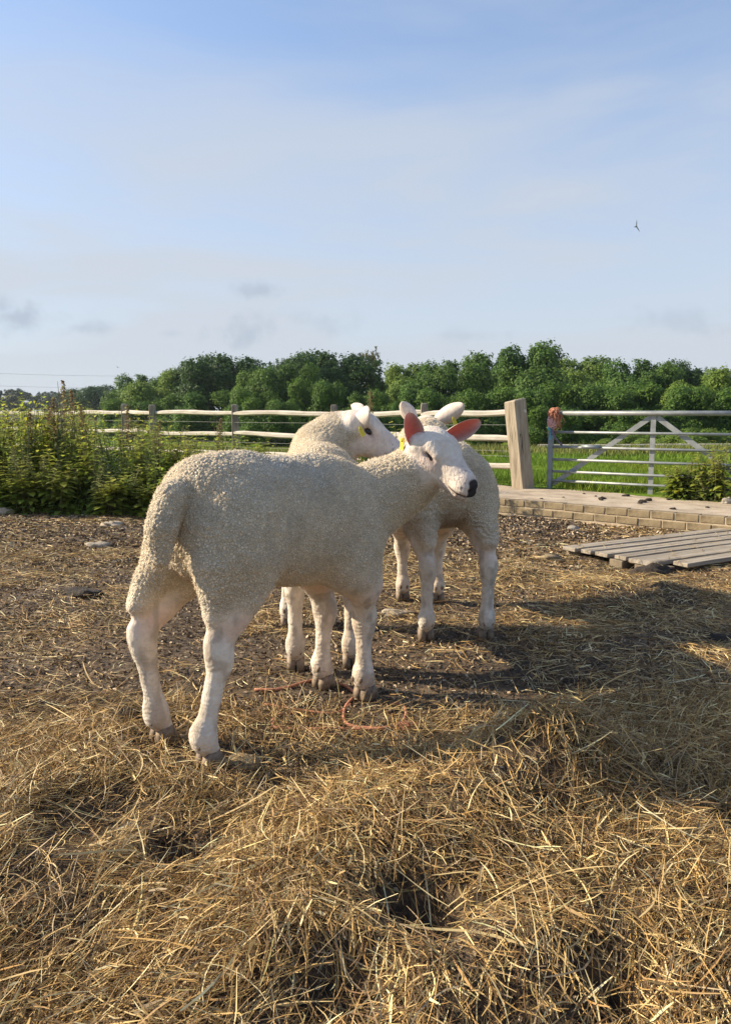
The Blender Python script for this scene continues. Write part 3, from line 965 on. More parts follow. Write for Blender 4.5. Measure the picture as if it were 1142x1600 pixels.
    # ears
    for E in head['ears']:
        b_ = Vector(hp(*E['base']))
        make_ear('ear', root, b_, W(E['tip']), Wd(E['inner']), E.get('w', .075), E.get('cup', .5), E.get('curl', 0.0),
                 flop=Wd(E['flop']) if 'flop' in E else None, inner_col=E.get('inner_col', (.40, .155, .125)), mat=M_EAR if 'inner_col' not in E else M_EAR2)
    for nm, f in feet.items():
        make_hoof(root, f, Vector((1, 0, 0)))
    if 'tag' in head:
        tg = head['tag']
        c = W(tg['at']); nrm = Wd(tg['normal']).normalized(); dn = Wd(tg['down']).normalized(); sd = nrm.cross(dn)
        mb = MB()
        Mt = Matrix((tuple(sd), tuple(dn), tuple(nrm))).transposed()
        mb.box(c + dn * .012, (.010, .018, .0016), Mt)
        mb.box(c - dn * .010, (.005, .008, .0016), Mt)
        mb.tube([c - nrm * .008 - dn * .01, c + nrm * .006 - dn * .01], .006, 8)
        mb.build('ear_tag', M_TAG, root)
    return root

def feet_local(loc, heading, px):
    "foot positions in the lamb's frame from where the hooves stand on the ground"
    out = {}
    for k, (x, y) in px.items():
        p = on_z(x, y, .0)
        q = rotv(p - Vector(loc), -heading)
        out[k] = (q.x, q.y)
    return out

# --- lamb seen from its right rear, head turned back over the shoulder
H1 = R(47.7)
L1 = Vector((-.297, 2.385, 0))
f1_ = feet_local(L1, H1, {'HR': (330, 1200), 'HL': (257, 1160), 'FR': (572, 1092), 'FL': (507, 1074)})
legs1 = {'HR': (*f1_['HR'], (0.065, -.015)), 'HL': (*f1_['HL'], (-.02, 0.005)), 'FR': (*f1_['FR'], (-.01, .005)), 'FL': (*f1_['FL'], (.0, .0))}
P1 = at_y(667, 676, 2.70); N1 = at_y(746, 757, 2.545)
head1 = dict(poll=P1, nose=N1, up=(.2, -.3, .9),
    neck=[at_y(592, 775, 2.68), at_y(637, 752, 2.72)], neck_r=(.108, .090),
    ears=[dict(base=(.022, -.055, -.030), tip=at_y(637, 644, 2.64), inner=(.35, -1, .05), w=.072, cup=.65, curl=.03),
          dict(base=(.030, .050, .0), tip=at_y(748, 658, 2.78), inner=(.25, -1, -.25), w=.068, cup=.6, curl=.08)],
    tag=dict(at=at_y(628, 692, 2.675), normal=(-1, -.5, .1), down=(0, -.1, -1)))
make_lamb('lamb', 'white lamb looking back over its shoulder, squinting, with red-lit ears, in front of two others', L1, H1, legs1, head1, .0055, 3,
          eye_open=False, blue=True)
# --- lamb behind it facing away, head turned in profile
H2 = R(97)
L2 = Vector((-.205, 3.21, 0))
f2_ = feet_local(L2, H2, {'HL': (462, 1046), 'HR': (548, 1042), 'FL': (450, 978), 'FR': (514, 976)})
legs2 = {k: (*f2_[k], (0.0, 0.0)) for k in f2_}
head2 = dict(poll=at_y(550, 650, 3.62), nose=at_y(640, 702, 3.56), up=(.3, 0, 1),
    neck=[at_y(505, 705, 3.60), at_y(527, 685, 3.63)], neck_r=(.13, .11),
    ears=[dict(base=(.028, -.052, .0), tip=at_y(573, 646, 3.47), inner=(.8, .5, -.1), w=.105, cup=.4, curl=.15, inner_col=(.66, .4, .33)),
          dict(base=(.025, .050, .012), tip=at_y(549, 633, 3.76), inner=(.6, .6, .1), w=.075, cup=.5, inner_col=(.66, .4, .33))],
    tag=dict(at=at_y(564, 672, 3.475), normal=(.1, -1, .2), down=(.45, 0, -1)))
make_lamb('lamb', 'white lamb facing the fence, head in profile with dark eye and folded ear', L2, H2, legs2, head2, .0078, 17, wool_cell=.014, wool_amp=.0045)
# --- lamb standing apart by the path, tail towards us
H3 = R(98)
L3 = Vector((.338, 3.63, 0))
f3_ = feet_local(L3, H3, {'HL': (664, 1000), 'HR': (757, 998), 'FL': (628, 938), 'FR': (682, 940)})
legs3 = {k: (*f3_[k], (0.0, 0.0)) for k in f3_}
head3 = dict(poll=at_y(666, 655, 4.30), nose=at_y(650, 700, 4.50), up=(0, 0, 1),
    neck=[at_y(665, 700, 4.10), at_y(667, 690, 4.22)], neck_r=(.135, .115),
    ears=[dict(base=(.028, .052, .012), tip=at_y(627, 628, 4.32), inner=(-.3, 1, .2), w=.085, cup=.5, inner_col=(.7, .45, .38)),
          dict(base=(.028, -.052, .005), tip=at_y(725, 632, 4.26), inner=(.2, 1, -.1), w=.10, cup=.4, inner_col=(.7, .45, .38))],
    tag=dict(at=at_y(709, 656, 4.235), normal=(0, -1, 0), down=(.4, 0, -1)))
make_lamb('lamb', 'white lamb turned away towards the path, with crinkled fleece on its haunches and ears raised', L3, H3, legs3, head3, .0078, 29, wool_cell=.0150, wool_amp=.0055, folds=.0045, tail=False)

# ================================================================ post-and-rail fence
fence = empty('rail_fence', (0, 0, 0))
tag(fence, 'weathered post-and-rail fence with three bleached rails between nettle bed and field', 'fence')
FP = []
for px, d in ((816, 8.75), (663, 9.58), (523, 10.46), (370, 11.63), (242, 12.8), (198, 13.4), (100, 14.6), (-30, 16.2)):
    x = (px - 571) / 1200 * (d * CT + .1)
    FP.append(Vector((x, d, 0)))
fence.location = (FP[3].x, FP[3].y, field1(FP[3].x, FP[3].y))
def to_fence(p): return Vector(p) - fence.location
for i, p in enumerate(FP[1:]):
    g = field1(p.x, p.y)
    mb = MB()
    w = .052 * random.uniform(.95, 1.12)
    top = 1.0 + .012 * p.y * random.uniform(.85, 1.05)
    a = random.uniform(-.1, .3)
    lx, ly = random.uniform(-.012, .012), random.uniform(-.012, .012)
    for k in range(1):
        pts = [Vector((p.x, p.y, g - .25)), Vector((p.x + lx * .5, p.y + ly * .5, (g + top) / 2)), Vector((p.x + lx, p.y + ly, top - .03)), Vector((p.x + lx, p.y + ly, top))]
        mb.tube([to_fence(q) for q in pts], [w * 1.3, w * 1.25, w * 1.2, w * .95], 4)
    mb.build('post', M_POST, fence, bevel=.006)
def rail(a, b, h, name='rail'):
    mb = MB()
    n = 9
    pts, rad = [], []
    sag = random.uniform(-.012, .02)
    ph = random.uniform(0, 6)
    for k in range(n):
        t = -.02 + 1.04 * k / (n - 1)
        q = a.lerp(b, t); q.z += sag * math.sin(math.pi * t) + .008 * math.sin(ph + 7 * t)
        pts.append(to_fence(q)); e = min(t + .02, 1.02 - t)
        rad.append(h * (.62 + .38 * min(1, e * 7)) * random.uniform(.9, 1.08))
    mb.tube(pts, rad, 6, squash=.75)
    o = mb.build(name, M_RAIL, fence, smooth=False)
for i in range(len(FP) - 1):
    a0, b0 = FP[i], FP[i + 1]
    nrm = Vector((b0.y - a0.y, a0.x - b0.x, 0)).normalized()
    for zr, hh in ((1.0, .050), (.69, .048), (.375, .046)):
        off = nrm * (.03 * (1 if i % 2 else -1))
        za = zr + random.uniform(-.02, .02); zb = zr + random.uniform(-.02, .02)
        rail(Vector((a0.x, a0.y, za)) + off, Vector((b0.x, b0.y, zb)) + off, hh)
for zr in (.86, .57, .5):
    mb = MB(); mb.tube([to_fence(Vector((p.x, p.y - .06, zr + random.uniform(-.01, .01)))) for p in FP], .0025, 4)
    mb.build('wire', M_WIRE, fence)

# thick leaning end post
gp = at_y(817, 762, 8.75); g0 = field1(gp.x, gp.y)
gpost = empty('gate_post', (gp.x, gp.y, g0))
tag(gpost, 'thick squared leaning timber post at the end of the rail fence', 'post')
mb = MB()
hw = .098
ang = R(38)
for k in range(1):
    rings = []
    for (z, lean, s_) in ((-.3, .02, 1.0), (.0, .0, 1.02), (.45, -.055, .99), (.95, -.115, .97), (1.0, -.12, .95)):
        ring = []
        for (cx, cy) in ((-1, -1), (1, -1), (1, 1), (-1, 1)):
            q = rotv((cx * hw * s_, cy * hw * .9 * s_, 0), ang)
            ring.append(Vector((q.x + lean, q.y, z + (.028 * (cx * .6 - cy * .4) if z > .9 else 0))))
        rings.append(ring)
    vs = [q for r in rings for q in r]; fs = []
    for i in range(len(rings) - 1):
        for k2 in range(4): fs.append((i * 4 + k2, i * 4 + (k2 + 1) % 4, i * 4 + 4 + (k2 + 1) % 4, i * 4 + 4 + k2))
    fs.append((3, 2, 1, 0)); fs.append(tuple((len(rings) - 1) * 4 + k2 for k2 in range(4)))
    mb.add(vs, fs)
timber = mb.build('timber', M_GPOST, gpost, bevel=.012)
for k in range(5):      # drying cracks, thin dark splits let into the two near faces
    fc = rotv((0, -1, 0), ang) if k % 2 else rotv((-1, 0, 0), ang)
    tg_ = Vector((-fc.y, fc.x, 0))
    z0 = random.uniform(.1, .55); L_ = random.uniform(.2, .4); o_ = random.uniform(-.07, .07)
    pts = []
    for j in range(5):
        z = z0 + L_ * j / 4
        lean = -.12 * z
        dist_ = hw * (.9 if k % 2 else 1.0) * (1.0 - .03 * z) - .0035
        pts.append(Vector((lean, 0, z)) + fc * dist_ + tg_ * (o_ + .006 * math.sin(j * 2.1 + k)))
    m2 = MB(); m2.tube(pts, [.001, .006, .007, .005, .001], 4); m2.build('split', M_MUD_SHADE, timber)
m2 = MB(); m2.box((-.075, -.098, .60), (.010, .012, .022)); m2.build('latch_hole', M_MUD_SHADE, timber)

# ================================================================ galvanised field gate
GA = on_z(858, 764, .14); GB0 = on_z(1014, 773, .14)
gd = (GB0 - GA); gd.z = 0; HALF = gd.length; gd.normalize()
gate = empty('field_gate', GA, math.atan2(gd.y, gd.x))
tag(gate, 'galvanised tubular steel field gate with a V brace and central upright', 'gate')
GL = 2 * HALF
Ztop = 1.0 - .14
def gz(py):      # height on the hinge stile of a bar seen at that row
    return at_y(870, py, GA.y).z - .14
bars = [Ztop - .005, gz(675), gz(698), gz(717.5), gz(736), gz(750.5)]
def tube(name, a, b, r, mat=M_GALV, n=10):
    m2 = MB(); a, b = Vector(a), Vector(b)
    m2.tube([a, a.lerp(b, .5), b], r, n); return m2.build(name, mat, gate, smooth=True)
tube('top_bar', (.02, 0, bars[0]), (GL, 0, bars[0]), .026)
for z in bars[1:]: tube('bar', (.0, 0, z), (GL, 0, z), .0145)
m2 = MB(); m2.box((0, 0, (Ztop - .1) / 2 - .005), (.026, .026, (Ztop - .1) / 2 + .01)); m2.build('hinge_stile', M_GALVDULL, gate, bevel=.005)
m2 = MB(); m2.box((GL, 0, Ztop / 2), (.024, .024, Ztop / 2)); m2.build('latch_stile', M_GALVDULL, gate, bevel=.005)
def flat(name, a, b, w, y):
    a, b = Vector(a), Vector(b); d = (b - a).normalized()
    m2 = MB(); Mt = Matrix((tuple(d), (0, 1, 0), tuple(d.cross(Vector((0, 1, 0)))))).transposed()
    m2.box((a + b) / 2 + Vector((0, y, 0)), ((b - a).length / 2, .005, w), Mt); m2.build(name, M_GALV, gate)
flat('upright', (HALF, 0, -.02), (HALF, 0, Ztop - .03), .026, .024)
flat('brace', (.03, 0, .06), (HALF - .03, 0, Ztop - .045), .026, .036)
flat('brace', (HALF + .03, 0, Ztop - .045), (GL - .03, 0, .06), .026, .036)
# pipe sleeve lashed on the third bar
tube('sleeve', (.36, -.012, bars[2] + .012), (.56, -.012, bars[2] + .006), .022, M_GALVDULL)

# bunch of baler twine tied round the gate's corner
def scribble(c, r, n, th, seed, mbx, elong=(1, 1, 1)):
    rr = random.Random(seed)
    for k in range(n):
        pts = []
        a = Vector((rr.gauss(0, 1), rr.gauss(0, 1), rr.gauss(0, 1))).normalized()
        b = a.cross(Vector((rr.gauss(0, 1), rr.gauss(0, 1), rr.gauss(0, 1)))).normalized()
        R_ = r * rr.uniform(.45, 1.0)
        for j in range(9):
            t = j / 8 * math.pi * rr.uniform(1.2, 1.9)
            q = (a * math.cos(t) + b * math.sin(t)) * R_
            pts.append(Vector(c) + Vector((q.x * elong[0], q.y * elong[1], q.z * elong[2])))
        mbx.tube(pts, th, 5)
gw = GA + Vector((0, 0, 0))
bunch = empty('twine_bunch', GA + gd * .035 + Vector((0, 0, Ztop - .05)))
tag(bunch, 'tangled bunch of pink, orange and blue baler twine tied to the gate corner', 'twine')
m2 = MB(); scribble((0.0, -.01, 0.015), .085, 46, .0055, 5, m2, (1, .8, 1.25)); m2.build('orange_knot', M_TWINE, bunch)
m2 = MB(); scribble((-.026, -.02, -.05), .062, 28, .005, 6, m2, (1, .8, 1.5)); m2.build('pink_knot', M_TWINEPINK, bunch)
m2 = MB()
for k in range(12):
    a = Vector((random.uniform(-.03, .09), random.uniform(-.06, .01), random.uniform(-.06, .02)))
    m2.tube([a, a + Vector((random.uniform(-.01, .03), -.01, -.06)), a + Vector((random.uniform(-.02, .05), 0, -random.uniform(.1, .16)))], [.004, .0035, .002], 4)
m2.build('loose_ends', M_TWINE, bunch)
m2 = MB(); scribble((-.058, -.02, -.125), .024, 9, .004, 8, m2, (1, .8, 1.3)); 
for k in range(4): m2.tube([(-.055, -.02, -.13), (-.05 + .01 * k, -.02, -.2), (-.06 + .008 * k, -.02, -.25)], .0035, 4)
m2.build('blue_knot', M_TWINEBLUE, bunch)
m2 = MB(); m2.tube([(-.03, -.035, -.14), (.0, -.04, -.22), (.06, -.03, -.29), (.11, -.02, -.34)], .010, 6); m2.tube([(-.035, -.03, -.05), (-.03, -.036, -.2)], .012, 6)
m2.build('rope', M_TWINEDARK, bunch)

# ================================================================ pallet lying in the straw
PA = on_z(880, 853, .060)
pu = Vector((.866, .5, 0)); pv = Vector((.5, -.866, 0))
pang = math.atan2(pu.y, pu.x)
pallet = empty('wooden_pallet', (PA.x, PA.y, -.055), pang)
tag(pallet, 'grey weathered wooden pallet of long planks lying in straw near the kerb', 'pallet')
# local: +x along boards, -y towards the camera
vpos = 0.0
PT = .026
boards = [(.0, .118, 2.3), (.152, .092, 2.3), (.278, .112, 2.3), (.424, .096, 2.3), (.552, .180, 2.3), (.762, .110, 2.1)]
for bi, (v0, wd, ln) in enumerate(boards):
    m2 = MB()
    x0 = (-.01, .015, .02, .045, .03, .20)[bi] ; zz = .102 + random.uniform(-.002, .002)
    c = (x0 + ln / 2, -(v0 + wd / 2), zz)
    n_ = 8; rings = []
    for k in range(n_ + 1):
        x = x0 + ln * k / n_
        wob = .003 * math.sin(k * 1.7 + bi)
        cut = .035 if (k == 0 and bi == 4) else 0
        ring = [(x - cut * .0, -(v0) + wob, zz + PT / 2), (x + (.05 if k == 0 and bi == 4 else random.uniform(-.004, .004)), -(v0 + wd) + wob, zz + PT / 2 + .002 * math.sin(k)),
                (x, -(v0 + wd) + wob, zz - PT / 2), (x, -v0 + wob, zz - PT / 2)]
        rings.append(ring)
    vs = [q for r in rings for q in r]; fs = []
    for i in range(n_):
        for k in range(4): fs.append((i * 4 + k, i * 4 + (k + 1) % 4, i * 4 + 4 + (k + 1) % 4, i * 4 + 4 + k)[::-1])
    fs.append((0, 1, 2, 3)); fs.append(tuple(n_ * 4 + k for k in range(4))[::-1])
    m2.add(vs, fs)
    o = m2.build('plank', M_PLANK, pallet, bevel=.003)
for (x, y) in ((.09, -.02), (.09, -.42), (.10, -.62), (1.1, -.05), (1.1, -.62), (2.1, -.05), (2.1, -.4)):
    m2 = MB(); m2.box((x, y - .03, .048), (.06, .055, .038)); m2.build('block', M_PLANKDARK, pallet, bevel=.004)
for y in (-.07, -.45, -.66):
    m2 = MB(); m2.box((1.15, y, -.002), (1.1, .05, .011)); m2.build('bottom_board', M_PLANKDARK, pallet)
m2 = MB(); m2.box((.12, -.40, .0835), (.055, .40, .0045)); m2.build('cross_board', M_PLANKDARK, pallet)
m2 = MB(); m2.box((1.1, -.40, .0835), (.055, .40, .0045)); m2.build('cross_board', M_PLANKDARK, pallet)

# ================================================================ trees beyond the field
def leaf_cards(P, Nrm, size, spread, r, aspect=.75):
    "quads at P, facing roughly Nrm"
    n = len(P)
    d = Nrm + spread * r.normal(size=(n, 3)); d /= np.linalg.norm(d, axis=1)[:, None] + 1e-9
    a = np.cross(d, r.normal(size=(n, 3))); a /= np.linalg.norm(a, axis=1)[:, None] + 1e-9
    b = np.cross(d, a)
    s = (size * r.uniform(.6, 1.35, n))[:, None]
    k = d * s * .25
    V = np.stack([P - a * s, P - b * s * aspect + k, P + a * s, P + b * s * aspect - k * .4], 1).reshape(-1, 3)
    F = np.arange(4 * n).reshape(n, 4)
    return V, F
def tree_proto(seed, wr=1.0, leafn=9000, airy=False, hue=(.055, .105, .022), base=.04, leaf=.0125):
    "unit tree: height 1, crown radius about .5*wr; returns crown mesh and trunk mesh"
    r = np.random.default_rng(seed)
    lobes = []
    nl = 15 if not airy else 20
    for k in range(nl):
        a = r.uniform(0, 2 * math.pi); zz = r.uniform(base + .10, .88)
        env = math.sqrt(max(0.05, 1 - ((zz - .48) / .52) ** 2)) ** .8
        rad = env * .5 * wr * r.uniform(.35, .82)
        lobes.append((rad * math.cos(a), rad * math.sin(a), zz, r.uniform(.13, .24) * (.65 if airy else 1.0) * (1.12 - .35 * zz)))
    lobes.append((0, 0, .55, .26)); lobes.append((.04, .02, .86, .12))
    w = np.array([l[3] ** 2 for l in lobes]); w /= w.sum()
    ch = r.choice(len(lobes), leafn, p=w)
    Lb = np.array(lobes)[ch]
    u = r.normal(size=(leafn, 3)); u /= np.linalg.norm(u, axis=1)[:, None]
    rr = (r.uniform(.0, 1.0, leafn) ** .25) * (1 + .13 * r.normal(size=leafn))
    P = Lb[:, :3] + u * (Lb[:, 3] * rr)[:, None] * np.array([1, 1, .9])
    # twig clumps: pull leaves to cluster centres so gaps open up
    ci = r.choice(leafn, leafn // 30)
    pick = ci[r.integers(0, len(ci), leafn)]
    keep = r.random(leafn) < (.55 if not airy else .85)
    C0 = np.where(keep[:, None], Lb[pick][:, :3], Lb[:, :3])
    P = np.where(keep[:, None], P[pick] + r.normal(size=(leafn, 3)) * .016, P)
    ok = P[:, 2] > base
    P = P[ok]; C0 = C0[ok]
    cen = np.array([0, 0, .45])
    out = (P - cen) * np.array([1, 1, .8]); out /= np.linalg.norm(out, axis=1)[:, None]
    lo_ = P - C0; lo_ /= np.linalg.norm(lo_, axis=1)[:, None] + 1e-6
    out = out * .4 + lo_ * .8
    out[:, 2] += .3
    V, F = leaf_cards(P, out, leaf, .5, r)
    tone = (1 + .2 * vnoise(P, .16, seed) + .14 * r.normal(size=len(P)))[:, None]
    warm = (vnoise(P, .3, seed + 3) * .5 + .5)[:, None]
    c = np.clip(np.array(hue) * tone * (1 + warm * np.array([.45, .18, .0])), .008, .5)
    crown = mesh_np('crown', V, F, M_TREELEAF, np.repeat(c, 4, 0))
    mb = MB()
    mb.tube([(0, 0, -.04), (.006, 0, .15), (-.005, .006, .35), (.004, 0, .6)], [.030, .022, .016, .006], 7)
    for k in range(8):
        l = lobes[int(r.integers(0, nl))]
        z0 = r.uniform(.15, .45)
        mb.tube([(0, 0, z0), (l[0] * .5, l[1] * .5, z0 + (l[2] - z0) * .55), (l[0], l[1], l[2])], [.012, .008, .003], 5)
    o = mb.build('trunk', M_BARK, None, smooth=True); tr = o.data; bpy.data.objects.remove(o)
    return crown, tr
PROTO = {
    'oak': tree_proto(1, 1.25, 40000, hue=(.042, .094, .028)),
    'broad': tree_proto(2, 1.35, 40000, hue=(.075, .155, .034)),
    'light': tree_proto(3, 1.2, 40000, hue=(.12, .21, .042)),
    'tall': tree_proto(4, 1.0, 40000, hue=(.072, .15, .036)),
    'airy': tree_proto(5, .8, 4500, airy=True, hue=(.11, .13, .06), base=.35, leaf=.014),
    'bush': tree_proto(6, 1.7, 36000, hue=(.075, .155, .030), base=.0, leaf=.0145),
    'far': tree_proto(7, 1.6, 10000, hue=(.055, .085, .055), base=.0, leaf=.028),
}
def put_tree(kind, px, ytop, wpx, Y, label, group=None, name='tree'):
    top = at_y(px, ytop, Y)
    g = field1(top.x, Y) - .2
    H = top.z - g
    root = empty(name, (top.x, Y, g))
    tag(root, label, 'tree' if name != 'bush' else 'bush', group)
    wid = wpx / 1200 * Y
    cm, tm = PROTO[kind]
    base_w = {'oak': 1.25, 'broad': 1.35, 'light': 1.2, 'tall': 1.0, 'airy': .8, 'bush': 1.7, 'far': 1.6}[kind]
    sx = wid / base_w * (1.25 if kind not in ('airy', 'far') else 1.0)
    rz = random.uniform(0, 6.28)
    for nm, me in (('trunk', tm), ('crown', cm)):
        o = link(nm, me, root); o.scale = (sx, sx, H); o.rotation_euler = (0, 0, rz)
    return root
G1 = 'trees along the far edge of the field'
for (kind, px, yt, w, Y, lb) in (
        ('broad', 222, 583, 95, 62, 'mid-green tree ending the tree line on the side of the nettle bed'),
        ('light', 262, 576, 110, 58, 'bright green tree beside the dark domed oak, towards the nettle bed'),
        ('oak', 345, 552, 150, 56, 'dark domed oak rising above the rail fence beside the nettle bed'),
        ('light', 408, 577, 105, 50, 'pale green tree between the two dark domed oaks'),
        ('broad', 452, 566, 120, 46, 'broad mid-green tree in front of the oak above the lambs'),
        ('oak', 505, 547, 165, 52, 'large dark oak directly behind the lamb in profile'),
        ('broad', 610, 574, 80, 56, 'narrow mid-green tree next to the thin see-through tree'),
        ('light', 640, 566, 100, 50, 'bright tree behind the raised ears of the lamb turned away'),
        ('broad', 700, 560, 130, 47, 'wide mid-green tree behind the last rails before the thick post'),
        ('tall', 760, 547, 115, 49, 'ragged tall tree just beside the tree above the thick post'),
        ('tall', 838, 533, 130, 43, 'tallest tree of the line, ragged-topped, above the thick leaning post'),
        ('light', 915, 556, 130, 55, 'pale yellow-green tree behind the hinge end of the gate'),
        ('oak', 955, 575, 90, 58, 'small dark tree set back between two trees behind the gate'),
        ('broad', 1005, 558, 140, 48, 'round mid-green tree above the peak of the gate brace'),
        ('oak', 1045, 566, 120, 51, 'dark round tree next to the one above the gate brace'),
        ('light', 1112, 573, 120, 44, 'bright tree above the nettles at the gate'),
        ('broad', 1180, 570, 130, 47, 'mid-green tree beyond the latch end of the gate'),
        ('oak', 1250, 566, 130, 55, 'dark tree past the latch end of the gate'),
        ('broad', 1300, 560, 160, 50, 'wide tree well past the latch end of the gate'),
        ('light', 1410, 566, 150, 48, 'bright tree two crowns past the latch end of the gate'),
        ('oak', 1500, 556, 170, 52, 'dark oak at the end of the tree line past the gate')):
    put_tree(kind, px, yt, w, Y, lb, G1)
put_tree('airy', 577, 543, 62, 57, 'slender pale tree with a thin see-through crown behind the tree line')
for (px, yt, w, Y) in ((300, 612, 150, 48), (395, 608, 120, 44), (505, 592, 120, 42), (430, 622, 110, 38), (575, 612, 120, 44), (660, 610, 130, 40), (600, 630, 90, 38), (745, 612, 140, 38),
                       (830, 605, 140, 37), (905, 598, 140, 39), (985, 604, 150, 38), (1065, 600, 150, 37), (1140, 604, 140, 36), (880, 635, 120, 34), (960, 640, 120, 34), (1040, 640, 130, 34),
                       (215, 625, 110, 52), (1220, 610, 140, 38), (1340, 606, 160, 39), (1460, 606, 160, 40), (720, 640, 100, 35)):
    put_tree('bush', px, yt, w, Y, 'rounded bush under the tree line behind the gate' if px > 850 else 'rounded bush under the tree line behind the raised ears and thick post' if px > 590 else 'rounded bush under the tree line behind the rail fence',
             'bushes behind the gate' if px > 850 else 'bushes behind the thick post' if px > 590 else 'bushes behind the rail fence', 'bush')
for (px, yt, w, Y, lb) in ((690 + 330, 676, 80, 31, 0), (1085, 668, 90, 30, 0), (1135, 672, 80, 30.5, 0), (975, 678, 70, 31.5, 0)):
    put_tree('light', px, yt, w, Y, 'low bright green shrub standing in front of the dark bushes', 'shrubs at the field edge', 'bush')
for (px, yt, w, Y) in ((15, 607, 95, 190), (70, 611, 90, 210), (105, 613, 70, 200), (-40, 604, 110, 180), (180, 614, 70, 200)):
    put_tree('far', px, yt, w, Y, 'blue-green tree far away beyond the nettles', 'far trees on the skyline')
put_tree('oak', 148, 602, 92, 120, 'single rounded tree standing by itself between the tree line and the far trees')

# far rails across the field on the right
def far_fence(p0, p1, n, name, label):
    root = empty(name, (p0.x, p0.y, field1(p0.x, p0.y))); tag(root, label, 'fence')
    for k in range(n + 1):
        q = p0.lerp(p1, k / n); q.z = field1(q.x, q.y)
        m2 = MB(); m2.box(q - root.location + Vector((0, 0, .22)), (.05, .05, .28)); m2.build('post', M_POST, root)
        if k < n:
            q2 = p0.lerp(p1, (k + 1) / n); q2.z = field1(q2.x, q2.y)
            for z in (.46, .22):
                m2 = MB(); m2.tube([q - root.location + Vector((0, -.06, z)), q2 - root.location + Vector((0, -.06, z))], .045, 6); m2.build('rail', M_RAIL, root)
far_fence(Vector((6.2, 27.5, 0)), Vector((17, 28.5, 0)), 7, 'far_fence', 'low grey rail fence across the field, seen through the gate')

# dark shed roof behind the nettles
sh = empty('shed', (-15.5, 31, field1(-15.5, 31))); tag(sh, 'low dark shed roof showing behind the nettle bed', 'shed')
m2 = MB(); m2.box((0, 0, .6), (2.6, 1.6, .85)); m2.build('wall', M_SHED, sh)
m2 = MB(); m2.add([(-2.9, -1.9, 1.35), (2.9, -1.9, 1.35), (2.9, 0, 1.72), (-2.9, 0, 1.72), (-2.9, 1.9, 1.35), (2.9, 1.9, 1.35)], [(0, 1, 2, 3), (3, 2, 5, 4), (0, 3, 4), (1, 5, 2), (0, 4, 5, 1)]); m2.build('roof', M_SHED, sh)

# overhead cables
for (ya, yb, lb) in ((574, 586, 'upper of two thin overhead power cables crossing the pale sky'), (596, 604, 'lower of two thin overhead power cables crossing the pale sky')):
    a = at_y(-400, ya - 14, 90); b = at_y(260, yb + 2, 135)
    pts = []
    for k in range(25):
        t = k / 24; q = a.lerp(b, t); q.z -= 1.2 * math.sin(math.pi * t) * .5; pts.append(q)
    m2 = MB(); m2.tube([q - pts[0] for q in pts], .016, 5)
    tag(m2.build('power_cable', M_CABLE, None, loc=pts[0]), lb, 'cable')

# birds
def bird(px, py, Y, span, roll, yaw, label):
    p = at_y(px, py, Y)
    root = empty('bird', p); tag(root, label, 'bird')
    m2 = MB()
    m2.tube([(0, -.5, .0), (0, -.36, .01), (0, -.1, .0), (0, .2, .0), (0, .5, .01), (0, .62, .0)], [.02, .09, .13, .10, .04, .07], 8)
    b = m2.build('body', M_BIRD, root, smooth=True)
    parts = [b]
    for s in (-1, 1):
        m2 = MB()
        A = [(s * .05, .12, .05), (s * .5, .2, .28), (s * 1.1, -.1, .40), (s * .5, -.22, .24), (s * .05, -.25, .04)]
        m2.add([Vector(q) + Vector((0, 0, .012)) for q in A] + [Vector(q) - Vector((0, 0, .012)) for q in A],
               [(0, 1, 2, 3, 4), (9, 8, 7, 6, 5)] + [(i, i + 5, (i + 1) % 5 + 5, (i + 1) % 5) for i in range(5)])
        parts.append(m2.build('wing', M_BIRD, root))
    root.scale = (span,) * 3
    root.rotation_euler = (R(20), roll, yaw)
bird(993, 354, 22, .155, R(68), R(25), 'small dark bird banking high over the gate')
bird(184, 574, 60, .16, R(25), R(60), 'tiny dark bird flying just above the upper cable')

# ================================================================ straw, hay and litter
PAL = np.array([(.68, .51, .235), (.49, .325, .12), (.33, .20, .072), (.15, .085, .035), (.37, .275, .16), (.29, .24, .10), (.78, .65, .36)])
def straw_mesh(name, P, az, L, w, off, tilt, curv, colr, K=5):
    n = len(P)
    t = np.linspace(-.5, .5, K)[None, :]
    ang = az[:, None] + curv[:, None] * t
    # integrate direction for a bent strand
    dx = np.cos(ang) * (L / (K - 1))[:, None]; dy = np.sin(ang) * (L / (K - 1))[:, None]
    X = P[:, 0:1] + np.cumsum(dx, 1) - dx.sum(1, keepdims=True) * .5
    Y = P[:, 1:2] + np.cumsum(dy, 1) - dy.sum(1, keepdims=True) * .5
    G = land(X.ravel(), Y.ravel()).reshape(X.shape)
    gmid = G[:, K // 2][:, None]
    Z = np.maximum(.6 * gmid + .4 * G + off[:, None] + tilt[:, None] * t * L[:, None] - (t * t * 2.0) * (np.abs(curv) * .02 * L)[:, None], G + .0015)
    roll = rng.uniform(-1.0, 1.0, n)[:, None]
    nx = -np.sin(ang) * np.cos(roll); ny = np.cos(ang) * np.cos(roll); nz_ = np.sin(roll) * np.ones_like(ang)
    tw = (w[:, None] * np.array([.55] + [1] * (K - 2) + [.35])[None, :]) * .5
    A = np.stack([X - nx * tw, Y - ny * tw, Z - nz_ * tw], -1); Bv = np.stack([X + nx * tw, Y + ny * tw, Z + nz_ * tw], -1)
    V = np.stack([A, Bv], 2).reshape(n, K * 2, 3)
    b = (np.arange(n) * K * 2)[:, None, None]; k = (np.arange(K - 1) * 2)[None, :, None]
    F = (b + k + np.array([0, 1, 3, 2])[None, None, :]).reshape(-1, 4)
    C = np.repeat(colr, K * 2, 0)
    return mesh_np(name, V.reshape(-1, 3), F, M_STRAW, C, smooth=False)
